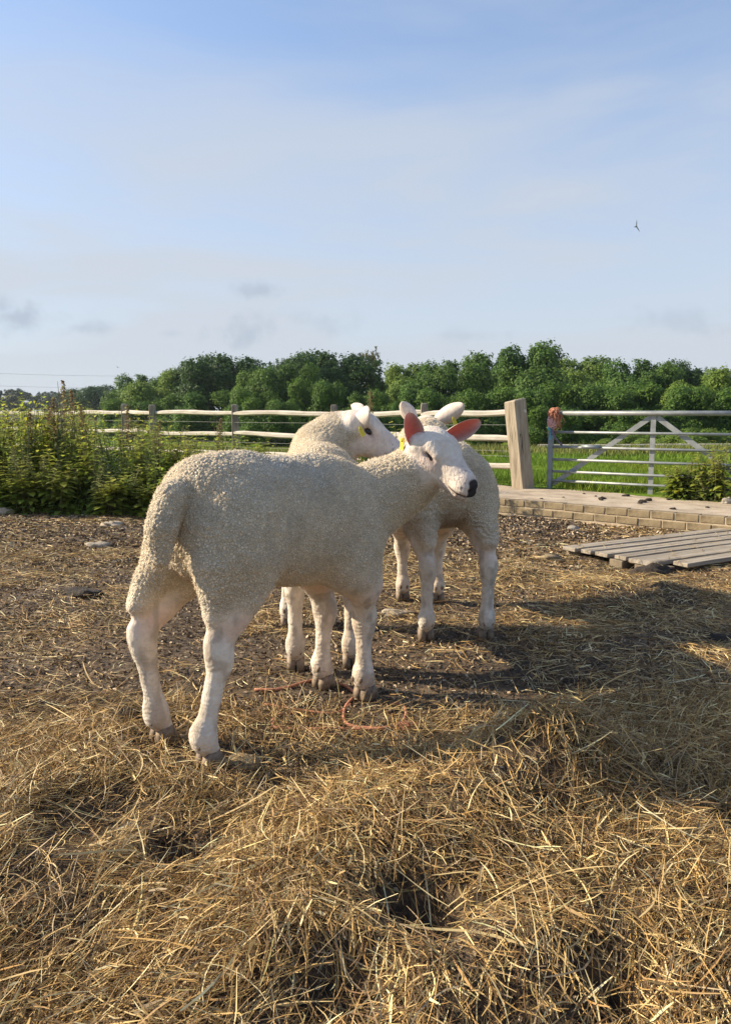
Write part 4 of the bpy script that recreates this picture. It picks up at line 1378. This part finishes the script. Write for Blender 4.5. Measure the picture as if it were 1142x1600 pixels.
def in_pit(x, y, grow=1.0):
    m = np.zeros(len(x))
    for (a, b, r, d) in PITS:
        m = np.maximum(m, np.exp(-(((x - a) ** 2 + (y - b) ** 2) / (r * grow) ** 2) ** 2) * min(1, d / .07))
    return m
def straw_cover(x, y):
    "how thickly the litter lies, 0..1"
    near = sstep(2.45, 1.95, y + .25 * noise2(x, y, .5, 31) - .25 * sstep(.2, .9, x))
    right = sstep(.35, .9, x) * sstep(5.3, 4.3, y) * (.62 + .38 * noise2(x, y, .4, 32))
    rest = np.clip(.28 + .35 * noise2(x, y, .45, 33), .03, 1)
    bare = np.exp(-(((x - .0) / .42) ** 2 + ((y - 2.62) / .30) ** 2))          # trampled patch by the front hooves
    c = np.maximum(np.maximum(near, right), rest)
    gaps = sstep(-.75, .05, noise2(x, y, .22, 36) + .5 * noise2(x, y, .09, 37))
    return np.clip(c * (1 - .75 * bare), 0, 1) * (1 - .97 * in_pit(x, y, 1.2)) * (.33 + .67 * gaps) * footing(x, y, .075)
def scatter(n, x0, x1, y0, y1, dens):
    out = []
    tot = 0
    while tot < n:
        x = rng.uniform(x0, x1, n); y = rng.uniform(y0, y1, n)
        k = (rng.random(n) < dens(x, y)) & (np.abs(x) < .56 * y + .45) & (beyond(x, y) < .0)
        # not through the pallet
        lx = (x - PA.x) * pu.x + (y - PA.y) * pu.y; ly = -((x - PA.x) * pv.x + (y - PA.y) * pv.y)
        k &= ~((lx > -.01) & (ly < .0) & (ly > -.86))
        out.append(np.stack([x[k], y[k]], 1)); tot += k.sum()
    return np.concatenate(out)[:n]
def straw_layer(name, n, box, Lr, wr, lift, label, pal_p, dens=straw_cover, tiltsd=.25, K=5):
    P = scatter(n, *box, dens)
    L = rng.uniform(*Lr, n) * rng.uniform(.5, 1.0, n); w = rng.uniform(*wr, n)
    az = rng.uniform(0, math.pi, n) * .75 + noise2(P[:, 0], P[:, 1], .35, 41) * 1.6
    off = rng.uniform(.0, 1, n) ** 2 * lift + .002
    tilt = rng.normal(0, tiltsd, n)
    curv = rng.normal(0, .9, n)
    c = PAL[rng.choice(len(PAL), n, p=np.array(pal_p) / sum(pal_p))]
    patch = noise2(P[:, 0], P[:, 1], .28, 44)
    c = c * (1 + .16 * rng.normal(size=(n, 1)) + .18 * patch[:, None]) * (1 + np.array([[.04, 0, -.05]]) * rng.normal(size=(n, 1)))
    c = np.clip(c, .02, .85)
    o = link(name, straw_mesh(name, P, az, L, w, off, tilt, curv, c, K)); tag(o, label, 'straw', kind='stuff')
    return o
GOLD = (1.3, 2.8, 3.0, 2.8, .8, .3, .6)
straw_layer('straw', 37000, (-1.7, 1.9, .75, 2.6), (.05, .20), (.0013, .0030), .045, 'thick golden straw and hay bedding covering the near yard', GOLD, tiltsd=.35)
straw_layer('fine_hay', 30000, (-1.7, 1.9, .75, 2.6), (.03, .10), (.0010, .0020), .05, 'fine broken hay among the golden straw', (1, 3, 3, 2, 1, 1, .3), tiltsd=.5, K=4)
straw_layer('loose_straw', 40000, (-3.2, 3.4, 2.3, 5.6), (.05, .18), (.0016, .0034), .022, 'scattered straw trodden into the yard soil', (1.4, 2.6, 2.6, 2.2, 2.0, .7, .9), tiltsd=.16, K=4)
straw_layer('far_straw', 16000, (-5, 5, 5.0, 8.2), (.05, .16), (.003, .006), .012, 'thin scatter of straw on the far side of the yard', (1.2, 2, 2.4, 2.2, 2.4, .4, 1.0), tiltsd=.1, K=3,
            dens=lambda x, y: np.clip(.35 + .5 * noise2(x, y, .6, 35), .05, 1))
straw_layer('long_straw', 420, (-1.5, 1.7, 1.15, 2.9), (.16, .34), (.0028, .0044), .05, 'long pale straw stalks lying over the bedding', (3, 2, .5, 0, .3, .4, 2.5), tiltsd=.22, K=9)

straw_layer('chaff', 5000, (-1.8, 2.0, .9, 4.2), (.02, .07), (.0035, .0065), .05, 'short flat broken pieces of pale straw stalk', (3, 2, 1.5, 1, 1.5, .5, 2.0), tiltsd=.4, K=3)
n = 170
lx_ = rng.uniform(0, 1.6, n); ly_ = rng.uniform(.0, .84, n)
P = np.stack([PA.x + pu.x * lx_ + pv.x * ly_, PA.y + pu.y * lx_ + pv.y * ly_], 1)
az = rng.uniform(0, 6.28, n); Lw = rng.uniform(.02, .10, n)
dx_ = np.stack([np.cos(az), np.sin(az)], 1) * Lw[:, None] * .5; nx_ = np.stack([-np.sin(az), np.cos(az)], 1) * .0022
zz_ = np.full((n, 1), .1195 - .055 + .0)
V = np.stack([np.concatenate([P - dx_ - nx_, zz_], 1), np.concatenate([P + dx_ - nx_, zz_ + .004], 1), np.concatenate([P + dx_ + nx_, zz_ + .004], 1), np.concatenate([P - dx_ + nx_, zz_], 1)], 1).reshape(-1, 3)
tag(link('straw_wisps', mesh_np('straw_wisps', V, np.arange(4 * n).reshape(n, 4), M_STRAW, np.repeat(PAL[rng.choice([0, 1, 4, 3], n)], 4, 0))), 'wisps of straw lying on the pallet planks', 'straw', kind='stuff')
# crumbs of soil, chaff and woodchip
def litter(name, n, box, size, label, dens, tone=1.0):
    P = scatter(n, *box, dens)
    z = land(P[:, 0], P[:, 1])
    P3 = np.stack([P[:, 0], P[:, 1], z + rng.uniform(.0, .006, n)], 1)
    up = np.tile(np.array([[0, 0, 1.]]), (n, 1))
    V, F = leaf_cards(P3, up, size, .75, rng, .55)
    pal = np.array([(.07, .046, .03), (.13, .09, .055), (.22, .16, .10), (.38, .29, .19), (.56, .46, .33)])
    c = pal[rng.choice(5, n, p=[.22, .30, .25, .16, .07])] * (1 + .2 * rng.normal(size=(n, 1))) * tone
    o = link(name, mesh_np(name, V, F, M_CHIP, np.repeat(np.clip(c, .01, .8), 4, 0))); tag(o, label, 'litter', kind='stuff')
litter('soil_litter', 42000, (-3.2, 3.4, 2.0, 5.2), .0085, 'dark crumbs of soil, chaff and wood chip trodden across the yard', lambda x, y: 1.0 - .5 * straw_cover(x, y))
litter('far_litter', 34000, (-5.2, 5, 4.9, 8.3), .016, 'brown crumbs and chaff on the far yard', lambda x, y: np.ones_like(x))
litter('near_litter', 9000, (-1.7, 1.9, .8, 2.3), .006, 'dark crumbs between the near straw', lambda x, y: np.ones_like(x), .8)

# ================================================================ weeds
def leaf_shape(base, d, up, L, w, droop):
    "folded lance-shaped leaf: 2 rows of quads either side of the midrib"
    d = d.normalized(); side = d.cross(up).normalized(); nrm = side.cross(d)
    pts = []
    mids = [base + d * (L * t) - Vector((0, 0, droop * L * t * t)) for t in (0, .35, .7, 1.0)]
    ws = (.12, 1.0, .72, .03)
    for m_, ww in zip(mids, ws):
        pts += [m_ - side * (w * ww * .5) + nrm * (w * ww * .16), m_, m_ + side * (w * ww * .5) + nrm * (w * ww * .16)]
    fs = []
    for i in range(3):
        fs += [(i * 3, i * 3 + 1, i * 3 + 4, i * 3 + 3), (i * 3 + 1, i * 3 + 2, i * 3 + 5, i * 3 + 4)]
    return pts, fs
def nettle_proto(seed, H=1.0, shoots=3, leaf=.09, hue=(.075, .145, .028), lower=.06):
    r = random.Random(seed)
    st = MB(); lv = []; lf = []; lc = []
    def stem(p0, h, lean, wh):
        pts = [p0 + Vector((lean.x * t * t, lean.y * t * t, h * t)) for t in (0, .3, .6, .85, 1)]
        st.tube(pts, [.006, .005, .004, .003, .0015], 5)
        a = r.uniform(0, 6.28)
        for k in range(wh):
            t = lower / h + (1 - lower / h) * k / (wh - 1)
            p = p0 + Vector((lean.x * t * t, lean.y * t * t, h * t))
            s_ = (1.0 - .55 * max(0, t - .55) / .45) * r.uniform(.75, 1.2)
            a += math.pi / 2 + r.uniform(-.3, .3)
            for q in (0, 1):
                an = a + q * math.pi + r.uniform(-.25, .25)
                d = Vector((math.cos(an), math.sin(an), r.uniform(.0, .65) + (.5 if t > .9 else 0)))
                P, F = leaf_shape(p, d, Vector((0, 0, 1)), leaf * s_ * 1.35, leaf * s_ * .62, r.uniform(.25, .75))
                b = len(lv); lv.extend(P); lf.extend([tuple(i + b for i in f) for f in F])
                g = r.uniform(.65, 1.35); yel = r.random() < .06
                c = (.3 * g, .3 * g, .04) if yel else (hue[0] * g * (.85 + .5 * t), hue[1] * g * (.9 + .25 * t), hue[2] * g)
                lc.extend([c] * len(P))
    for k in range(shoots):
        a = r.uniform(0, 6.28); rr = r.uniform(.0, .10)
        stem(Vector((math.cos(a) * rr, math.sin(a) * rr, -.02)), H * r.uniform(.62, 1.0), Vector((r.uniform(-.14, .14), r.uniform(-.14, .14), 0)), r.randint(11, 14))
    so = st.build('stem', M_STEM, None); sm = so.data; bpy.data.objects.remove(so)
    lm = mesh_np('foliage', [tuple(p) for p in lv], lf, M_LEAF, lc, smooth=True)
    return sm, lm
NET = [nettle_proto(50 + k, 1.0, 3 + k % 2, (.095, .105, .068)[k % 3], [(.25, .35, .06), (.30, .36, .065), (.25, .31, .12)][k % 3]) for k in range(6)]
def dock_proto(seed):
    r = random.Random(seed)
    st = MB(); st.tube([(0, 0, -.03), (.01, 0, .5), (.03, .01, 1.0)], [.009, .007, .002], 6)
    V, F, C = [], [], []
    rg = np.random.default_rng(seed)
    n = 420
    t = rg.uniform(.5, 1.0, n); sh = (1 - t) * .16 + .012
    side = rg.integers(0, 7, n); an = side * .9
    rad = rg.random(n) * sh
    P = np.stack([.03 * t + np.cos(an) * rad + rg.normal(size=n) * .008, .01 * t + np.sin(an) * rad + rg.normal(size=n) * .008, t + rad * .9], 1)
    Vd, Fd = leaf_cards(P, rg.normal(size=(n, 3)), .010, 1.0, rg, .7)
    c = np.array([(.19, .12, .065)]) * (1 + .35 * rg.normal(size=(n, 1))) * (1 + np.array([[.0, .5, .2]]) * (rg.random((n, 1)) < .35))
    seedm = mesh_np('seed_head', Vd, Fd, M_LEAF, np.repeat(np.clip(c, .02, .5), 4, 0))
    lv, lf, lc = [], [], []
    for k in range(14):
        a = r.uniform(0, 6.28); z = r.uniform(.05, .6)
        P_, F_ = leaf_shape(Vector((0, 0, z)), Vector((math.cos(a), math.sin(a), .5)), Vector((0, 0, 1)), r.uniform(.12, .2), r.uniform(.035, .055), .7)
        b = len(lv); lv.extend(P_); lf.extend([tuple(i + b for i in f) for f in F_]); lc.extend([(.09, .14, .03)] * len(P_))
    so = st.build('stem', M_STEM, None); sm = so.data; bpy.data.objects.remove(so)
    return sm, mesh_np('foliage', [tuple(p) for p in lv], lf, M_LEAF, lc, smooth=True), seedm
DOCK = [dock_proto(70 + k) for k in range(3)]
def ground_at(x, y): return max(field1(x, y), land1(x, y) if float(beyond(np.array([x]), np.array([y]))[0]) < .3 else -9)
def plant(x, y, H, kind, label, group, wide=1.0):
    root = empty('nettle' if kind == 'n' else 'dock_plant', (x, y, ground_at(x, y)))
    tag(root, label, 'weed', group)
    proto = random.choice(NET) if kind == 'n' else random.choice(DOCK)
    rz = random.uniform(0, 6.28)
    for nm, me in zip(('stem', 'foliage', 'seed_head'), proto):
        o = link(nm, me, root); o.scale = (wide, wide, H)
        if nm != 'stem': o['kind'] = 'stuff'
        o.rotation_euler = (random.uniform(-.05, .05), random.uniform(-.05, .05), rz)
GN = 'nettles in the bed beside the rail fence'
def bed_h(x): return float(np.interp(x, [-6, -4.2, -3.0, -2.2, -1.7, -1.2], [1.10, 1.12, .96, .80, .66, .5]))
cnt = 0
rr = random.Random(5)
while cnt < 190:
    y = 7.5 + 3.2 * rr.random() ** 1.5
    x = rr.uniform(-.50 * y - .3, -1.25 - .03 * (y - 7.4))
    front = min(1, .46 + (y - 7.45) * .85)
    H = bed_h(x) * front * rr.uniform(.72, 1.08)
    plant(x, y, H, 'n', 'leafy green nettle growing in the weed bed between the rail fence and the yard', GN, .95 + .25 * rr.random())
    cnt += 1
GD = 'brown-headed docks among the nettles'
for (px, py, Y) in ((98, 596, 8.4), (112, 612, 8.9), (84, 622, 8.3), (68, 634, 8.6), (45, 640, 8.2), (190, 634, 9.0), (248, 658, 9.2), (339, 655, 9.4), (128, 636, 8.6)):
    t = at_y(px, py, Y); g = ground_at(t.x, Y)
    plant(t.x, Y, t.z - g, 'd', 'tall dock with rusty brown seed head standing among the nettles by the fence', GD, 1.0)
for (px, py, Y) in ((577, 612, 7.6), (562, 632, 7.8), (556, 650, 7.7)):
    t = at_y(px, py, Y); g = ground_at(t.x, Y)
    plant(t.x, Y, t.z - g, 'd', 'dock seed stalk rising behind the head of the lamb in profile', 'docks behind the lamb in profile', .9)
for k in range(14):
    Y = rr.uniform(8.0, 8.6); t = at_y(rr.uniform(540, 640), rr.uniform(642, 690), Y); g = ground_at(t.x, Y)
    plant(t.x, Y, t.z - g, 'n', 'nettle in the gap between the lamb in profile and the fence', 'nettles behind the lambs', .9)
for k in range(34):
    px = rr.uniform(1050, 1215); Y = rr.uniform(7.05, 7.6)
    x = (px - 571) / 1200 * (Y * CT + .1)
    s_ = (x - KA.x) * KN.x + (Y - KA.y) * KN.y
    if s_ < PATH_W * .93: Y += (PATH_W * .95 - s_); x = (px - 571) / 1200 * (Y * CT + .1)
    H = (.30 + .30 * min(1, max(0, (px - 1045) / 60))) * rr.uniform(.7, 1.1)
    plant(x, Y, H, 'n', 'bushy green nettle growing against the foot of the field gate', 'nettles at the gate', .85)
# low green growth under the nettles and along the fence
n = 22000
x = rng.uniform(-6, -1.0, n); y = rng.uniform(7.42, 10.8, n)
z = np.maximum(field_z(x, y), -.02) + rng.random(n) ** 1.5 * .34 * np.interp(x, [-6, -2.2, -1.0], [1, .8, .25]) * np.clip((y - 7.35) * 1.6, .12, 1)
V, F = leaf_cards(np.stack([x, y, z], 1), np.tile([[-.6, -.2, .9]], (n, 1)), .036, .6, rng, .5)
c = np.array([(.22, .31, .055)]) * (1 + .35 * rng.normal(size=(n, 1)))
tag(link('undergrowth', mesh_np('undergrowth', V, F, M_LEAF, np.repeat(np.clip(c, .01, .4), 4, 0))), 'low leafy undergrowth filling the weed bed', 'undergrowth', kind='stuff')
# grass
def grass(name, n, xr, yr, hr, wid, label, dens=None, hue=(.125, .205, .025)):
    x = rng.uniform(*xr, n * 2); y = rng.uniform(*yr, n * 2)
    k = beyond(x, y) > 1.22
    if dens is not None: k &= rng.random(n * 2) < dens(x, y)
    x, y = x[k][:n], y[k][:n]; n = len(x)
    z = field_z(x, y)
    h = rng.uniform(*hr, n); a = rng.uniform(0, 6.28, n); ln = rng.normal(0, .35, (n, 2)) * h[:, None]
    dx, dy = np.cos(a) * wid, np.sin(a) * wid
    V = np.stack([np.stack([x - dx, y - dy, z - .01], 1), np.stack([x + dx, y + dy, z - .01], 1), np.stack([x + ln[:, 0], y + ln[:, 1], z + h], 1)], 1).reshape(-1, 3)
    c = np.array([hue]) * (1 + .3 * rng.normal(size=(n, 1))) * (1 + np.array([[.5, .15, .1]]) * np.clip(noise2(x, y, 1.5, 61), 0, 1)[:, None])
    tag(link(name, mesh_np(name, V, np.arange(3 * n).reshape(n, 3), M_GRASS, np.repeat(np.clip(c, .02, .5), 3, 0))), label, 'grass', kind='stuff')
grass('grass', 60000, (-4, 6.5), (8.2, 15), (.02, .07), .006, 'short green grazed grass behind the fence and gate', dens=lambda x, y: np.clip(.6 + .5 * noise2(x, y, .9, 62), .1, 1))
grass('rough_grass', 14000, (-3, 4.5), (8.3, 10.8), (.05, .16), .006, 'rougher tufts of grass along the fence and path edge', dens=lambda x, y: np.clip(1.6 * noise2(x, y, .35, 63), .0, 1))
grass('long_grass', 26000, (-6, 13), (19, 29), (.12, .42), .02, 'band of long seeding grass across the far side of the field', hue=(.19, .21, .06), dens=lambda x, y: np.clip(.5 + noise2(x, y, 2.5, 64), 0, 1))
grass('field_tussocks', 30000, (-9, 11), (14, 26), (.03, .14), .014, 'grass sward in the middle of the field', dens=lambda x, y: np.clip(.4 + .8 * noise2(x, y, 1.5, 65), 0, 1))

# ================================================================ small things on the ground
def lump(name, p, r, mat, label, cat, seed, rough=.35, cell=.5, sub=3, group=None):
    bm = bmesh.new(); bmesh.ops.create_icosphere(bm, subdivisions=sub, radius=1)
    V = np.array([tuple(v.co) for v in bm.verts])
    d = 1 + rough * vnoise(V + seed * 3.1, cell, seed) + rough * .45 * vnoise(V + seed, cell * .4, seed + 1)
    for v, k in zip(bm.verts, d):
        v.co = Vector((v.co.x * r[0] * k, v.co.y * r[1] * k, max(v.co.z, -.35) * r[2] * k))
    me = bpy.data.meshes.new(name); bm.to_mesh(me); bm.free()
    me.polygons.foreach_set('use_smooth', [True] * len(me.polygons)); me.materials.append(mat)
    o = link(name, me, None, (p.x, p.y, land1(p.x, p.y) + r[2] * .2))
    tag(o, label, cat, group); return o
lump('clod', on_z(382, 1190), (.05, .04, .025), M_DRYSTRAW, 'buff clod beside the rear hoof of the squinting lamb', 'clod', 1)
lump('wool_tuft', on_z(152, 853), (.10, .05, .035), M_TUFT, 'pale tuft of shed wool lying on bare soil behind the squinting lamb', 'wool', 2, .5, .35)
lump('wool_tuft', on_z(176, 823), (.09, .05, .03), M_TUFT, 'pale tuft of shed wool close to the edge of the nettle bed', 'wool', 3, .5, .35)
lump('wool_tuft', on_z(618, 960), (.09, .04, .022), M_TUFT, 'flat pale wool tuft between the front hooves and the lamb turned away', 'wool', 4, .5, .35)
lump('stone', on_z(40, 802), (.13, .07, .06), M_TUFT, 'larger pale stone at the foot of the nettle bed', 'stone', 5)
lump('stone', on_z(5, 806), (.10, .07, .06), M_TUFT, 'smaller pale stone at the foot of the nettle bed', 'stone', 6)
lump('clod', on_z(934, 806), (.10, .07, .085), M_MUD_SHADE, 'dark muddy clod of straw against the brick kerb', 'clod', 7, .5)
lump('stone', on_z(895, 825), (.055, .035, .03), M_STONE, 'rounded stone on the soil between kerb and pallet', 'stone', 8)
lump('clod', on_z(1018, 898), (.11, .06, .05), M_MUD_SHADE, 'near-black clump in front of the pallet corner', 'clod', 9, .5)  # near-black lump on the ground by the pallet
lump('straw_clump', on_z(857, 874), (.09, .06, .03), M_DRYSTRAW, 'pale fluffy clump on the straw in front of the pallet end', 'straw', 10, .5, .3)
lump('stone', Vector((3.42, 7.23, 0)), (.05, .04, .04), M_STONE, 'small buff stone beside the nettles at the gate', 'stone', 11).location.z = KTOP + .012
lump('clod', on_z(130, 938), (.09, .06, .03), M_MUD_SHADE, 'dark lump of mud on the bare soil left of the lambs', 'clod', 12, .5)
lump('clod', on_z(195, 1125), (.045, .035, .02), M_MUD_SHADE, 'dark crumb of muck beside the far rear hoof of the squinting lamb', 'clod', 13, .5)
lump('clod', on_z(1125, 1012), (.06, .03, .025), M_MUD_SHADE, 'dark lump lying in the shade of the lambs', 'clod', 14, .5)
lump('stone', on_z(1103, 1104), (.022, .012, .009), M_TUFT, 'tiny white pebble in the shaded straw', 'stone', 15)
for (px_, py_, r_, lb_) in ((278, 1350, .07, 'black lump standing in for the shade at the bottom of a straw hollow'), (640, 1445, .08, 'dark lump standing in for the shade in a straw gap below the mound')):
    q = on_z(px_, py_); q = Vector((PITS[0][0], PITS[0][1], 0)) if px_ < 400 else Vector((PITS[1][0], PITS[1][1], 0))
    lump('clod', q, (r_ * 1.2, r_, .02), M_MUD_SHADE, lb_, 'muck', px_, .4)  # dark lump added to blacken the pit, in place of its shade
# feather
fp = on_z(735, 1166); g = land1(fp.x, fp.y)
m2 = MB(); P_, F_ = leaf_shape(Vector((0, 0, .0)), Vector((.15, .1, 1)), Vector((0, -1, .2)), .05, .022, .1); m2.add(P_, F_); m2.add([p + Vector((0, .0015, 0)) for p in P_], [f[::-1] for f in F_])
tag(m2.build('feather', M_TUFT, None, loc=(fp.x, fp.y, g + .012)), 'small white feather standing up in the straw near the orange twine', 'feather')
# crumbs of muck on the path
for k in range(26):
    u = random.uniform(.05, 3.6); s_ = random.uniform(.16, PATH_W - .1); p = kp(u, s_, 0)
    sz = random.choice((.012, .016, .02, .03))
    o = lump('muck_crumb', p, (sz * 1.3, sz, sz * .6), M_MUD_SHADE, 'small dark crumb of muck dropped on the concrete path', 'muck', 100 + k, .5, sub=2, group='muck crumbs on the path')
    o.location.z = KTOP + .002
# baler twine on the ground
def twine_path(pxs, lift=.005):
    pts = []
    for (x, y) in pxs:
        q = on_z(x, y); q.z = max(land1(q.x, q.y), -.02) + lift; pts.append(q)
    out = []
    for i in range(len(pts) - 1):       # Catmull-Rom
        p0, p1, p2, p3 = pts[max(i - 1, 0)], pts[i], pts[i + 1], pts[min(i + 2, len(pts) - 1)]
        for t in (0, .25, .5, .75):
            out.append(.5 * ((2 * p1) + (p2 - p0) * t + (2 * p0 - 5 * p1 + 4 * p2 - p3) * t * t + (3 * p1 - p0 - 3 * p2 + p3) * t ** 3))
    out.append(pts[-1]); return out
tw = empty('baler_twine', on_z(560, 1120)); tag(tw, 'loop of faded orange baler twine lying by the front hooves of the squinting lamb', 'twine')
for path_px, rad in (([(470, 1115), (438, 1118), (426, 1131), (440, 1141), (520, 1139), (590, 1140), (622, 1132), (634, 1118), (630, 1103), (614, 1100)], .0052),
                     ([(551, 1093), (540, 1106), (537, 1122), (548, 1134), (585, 1139), (612, 1137)], .0055),
                     ([(398, 1082), (440, 1081), (487, 1066), (530, 1070), (556, 1085)], .0058), ([(414, 1104), (452, 1109), (520, 1115), (548, 1102)], .0042)):
    m2 = MB(); m2.tube([q - tw.location for q in twine_path(path_px)], rad, 6); m2.build('strand', M_TWINE, tw, smooth=True)
m2 = MB(); c = on_z(636, 1136); scribble(c - tw.location + Vector((0, 0, .012 + land1(c.x, c.y))), .028, 26, .0022, 77, m2, (1.3, 1, .5)); m2.build('frayed_end', M_TWINE, tw)

# ================================================================ summer haze that pales the far trees
HZ = (-330, -8, -2.2, 330, 265, 11)
m, t, b = new_mat('haze_air')
t.nodes.remove(b)
pv_ = t.nodes.new('ShaderNodeVolumePrincipled')
pv_.inputs['Color'].default_value = (.75, .86, 1.0, 1)
pv_.inputs['Density'].default_value = .0003
pv_.inputs['Anisotropy'].default_value = .35
t.links.new(pv_.outputs[0], t.nodes['Material Output'].inputs['Volume'])
m2 = MB(); m2.box(((HZ[0] + HZ[3]) / 2, (HZ[1] + HZ[4]) / 2, (HZ[2] + HZ[5]) / 2), ((HZ[3] - HZ[0]) / 2, (HZ[4] - HZ[1]) / 2, (HZ[5] - HZ[2]) / 2))
tag(m2.build('haze', m, None), 'thin pale blue summer haze over the field and far trees', 'haze', kind='stuff')
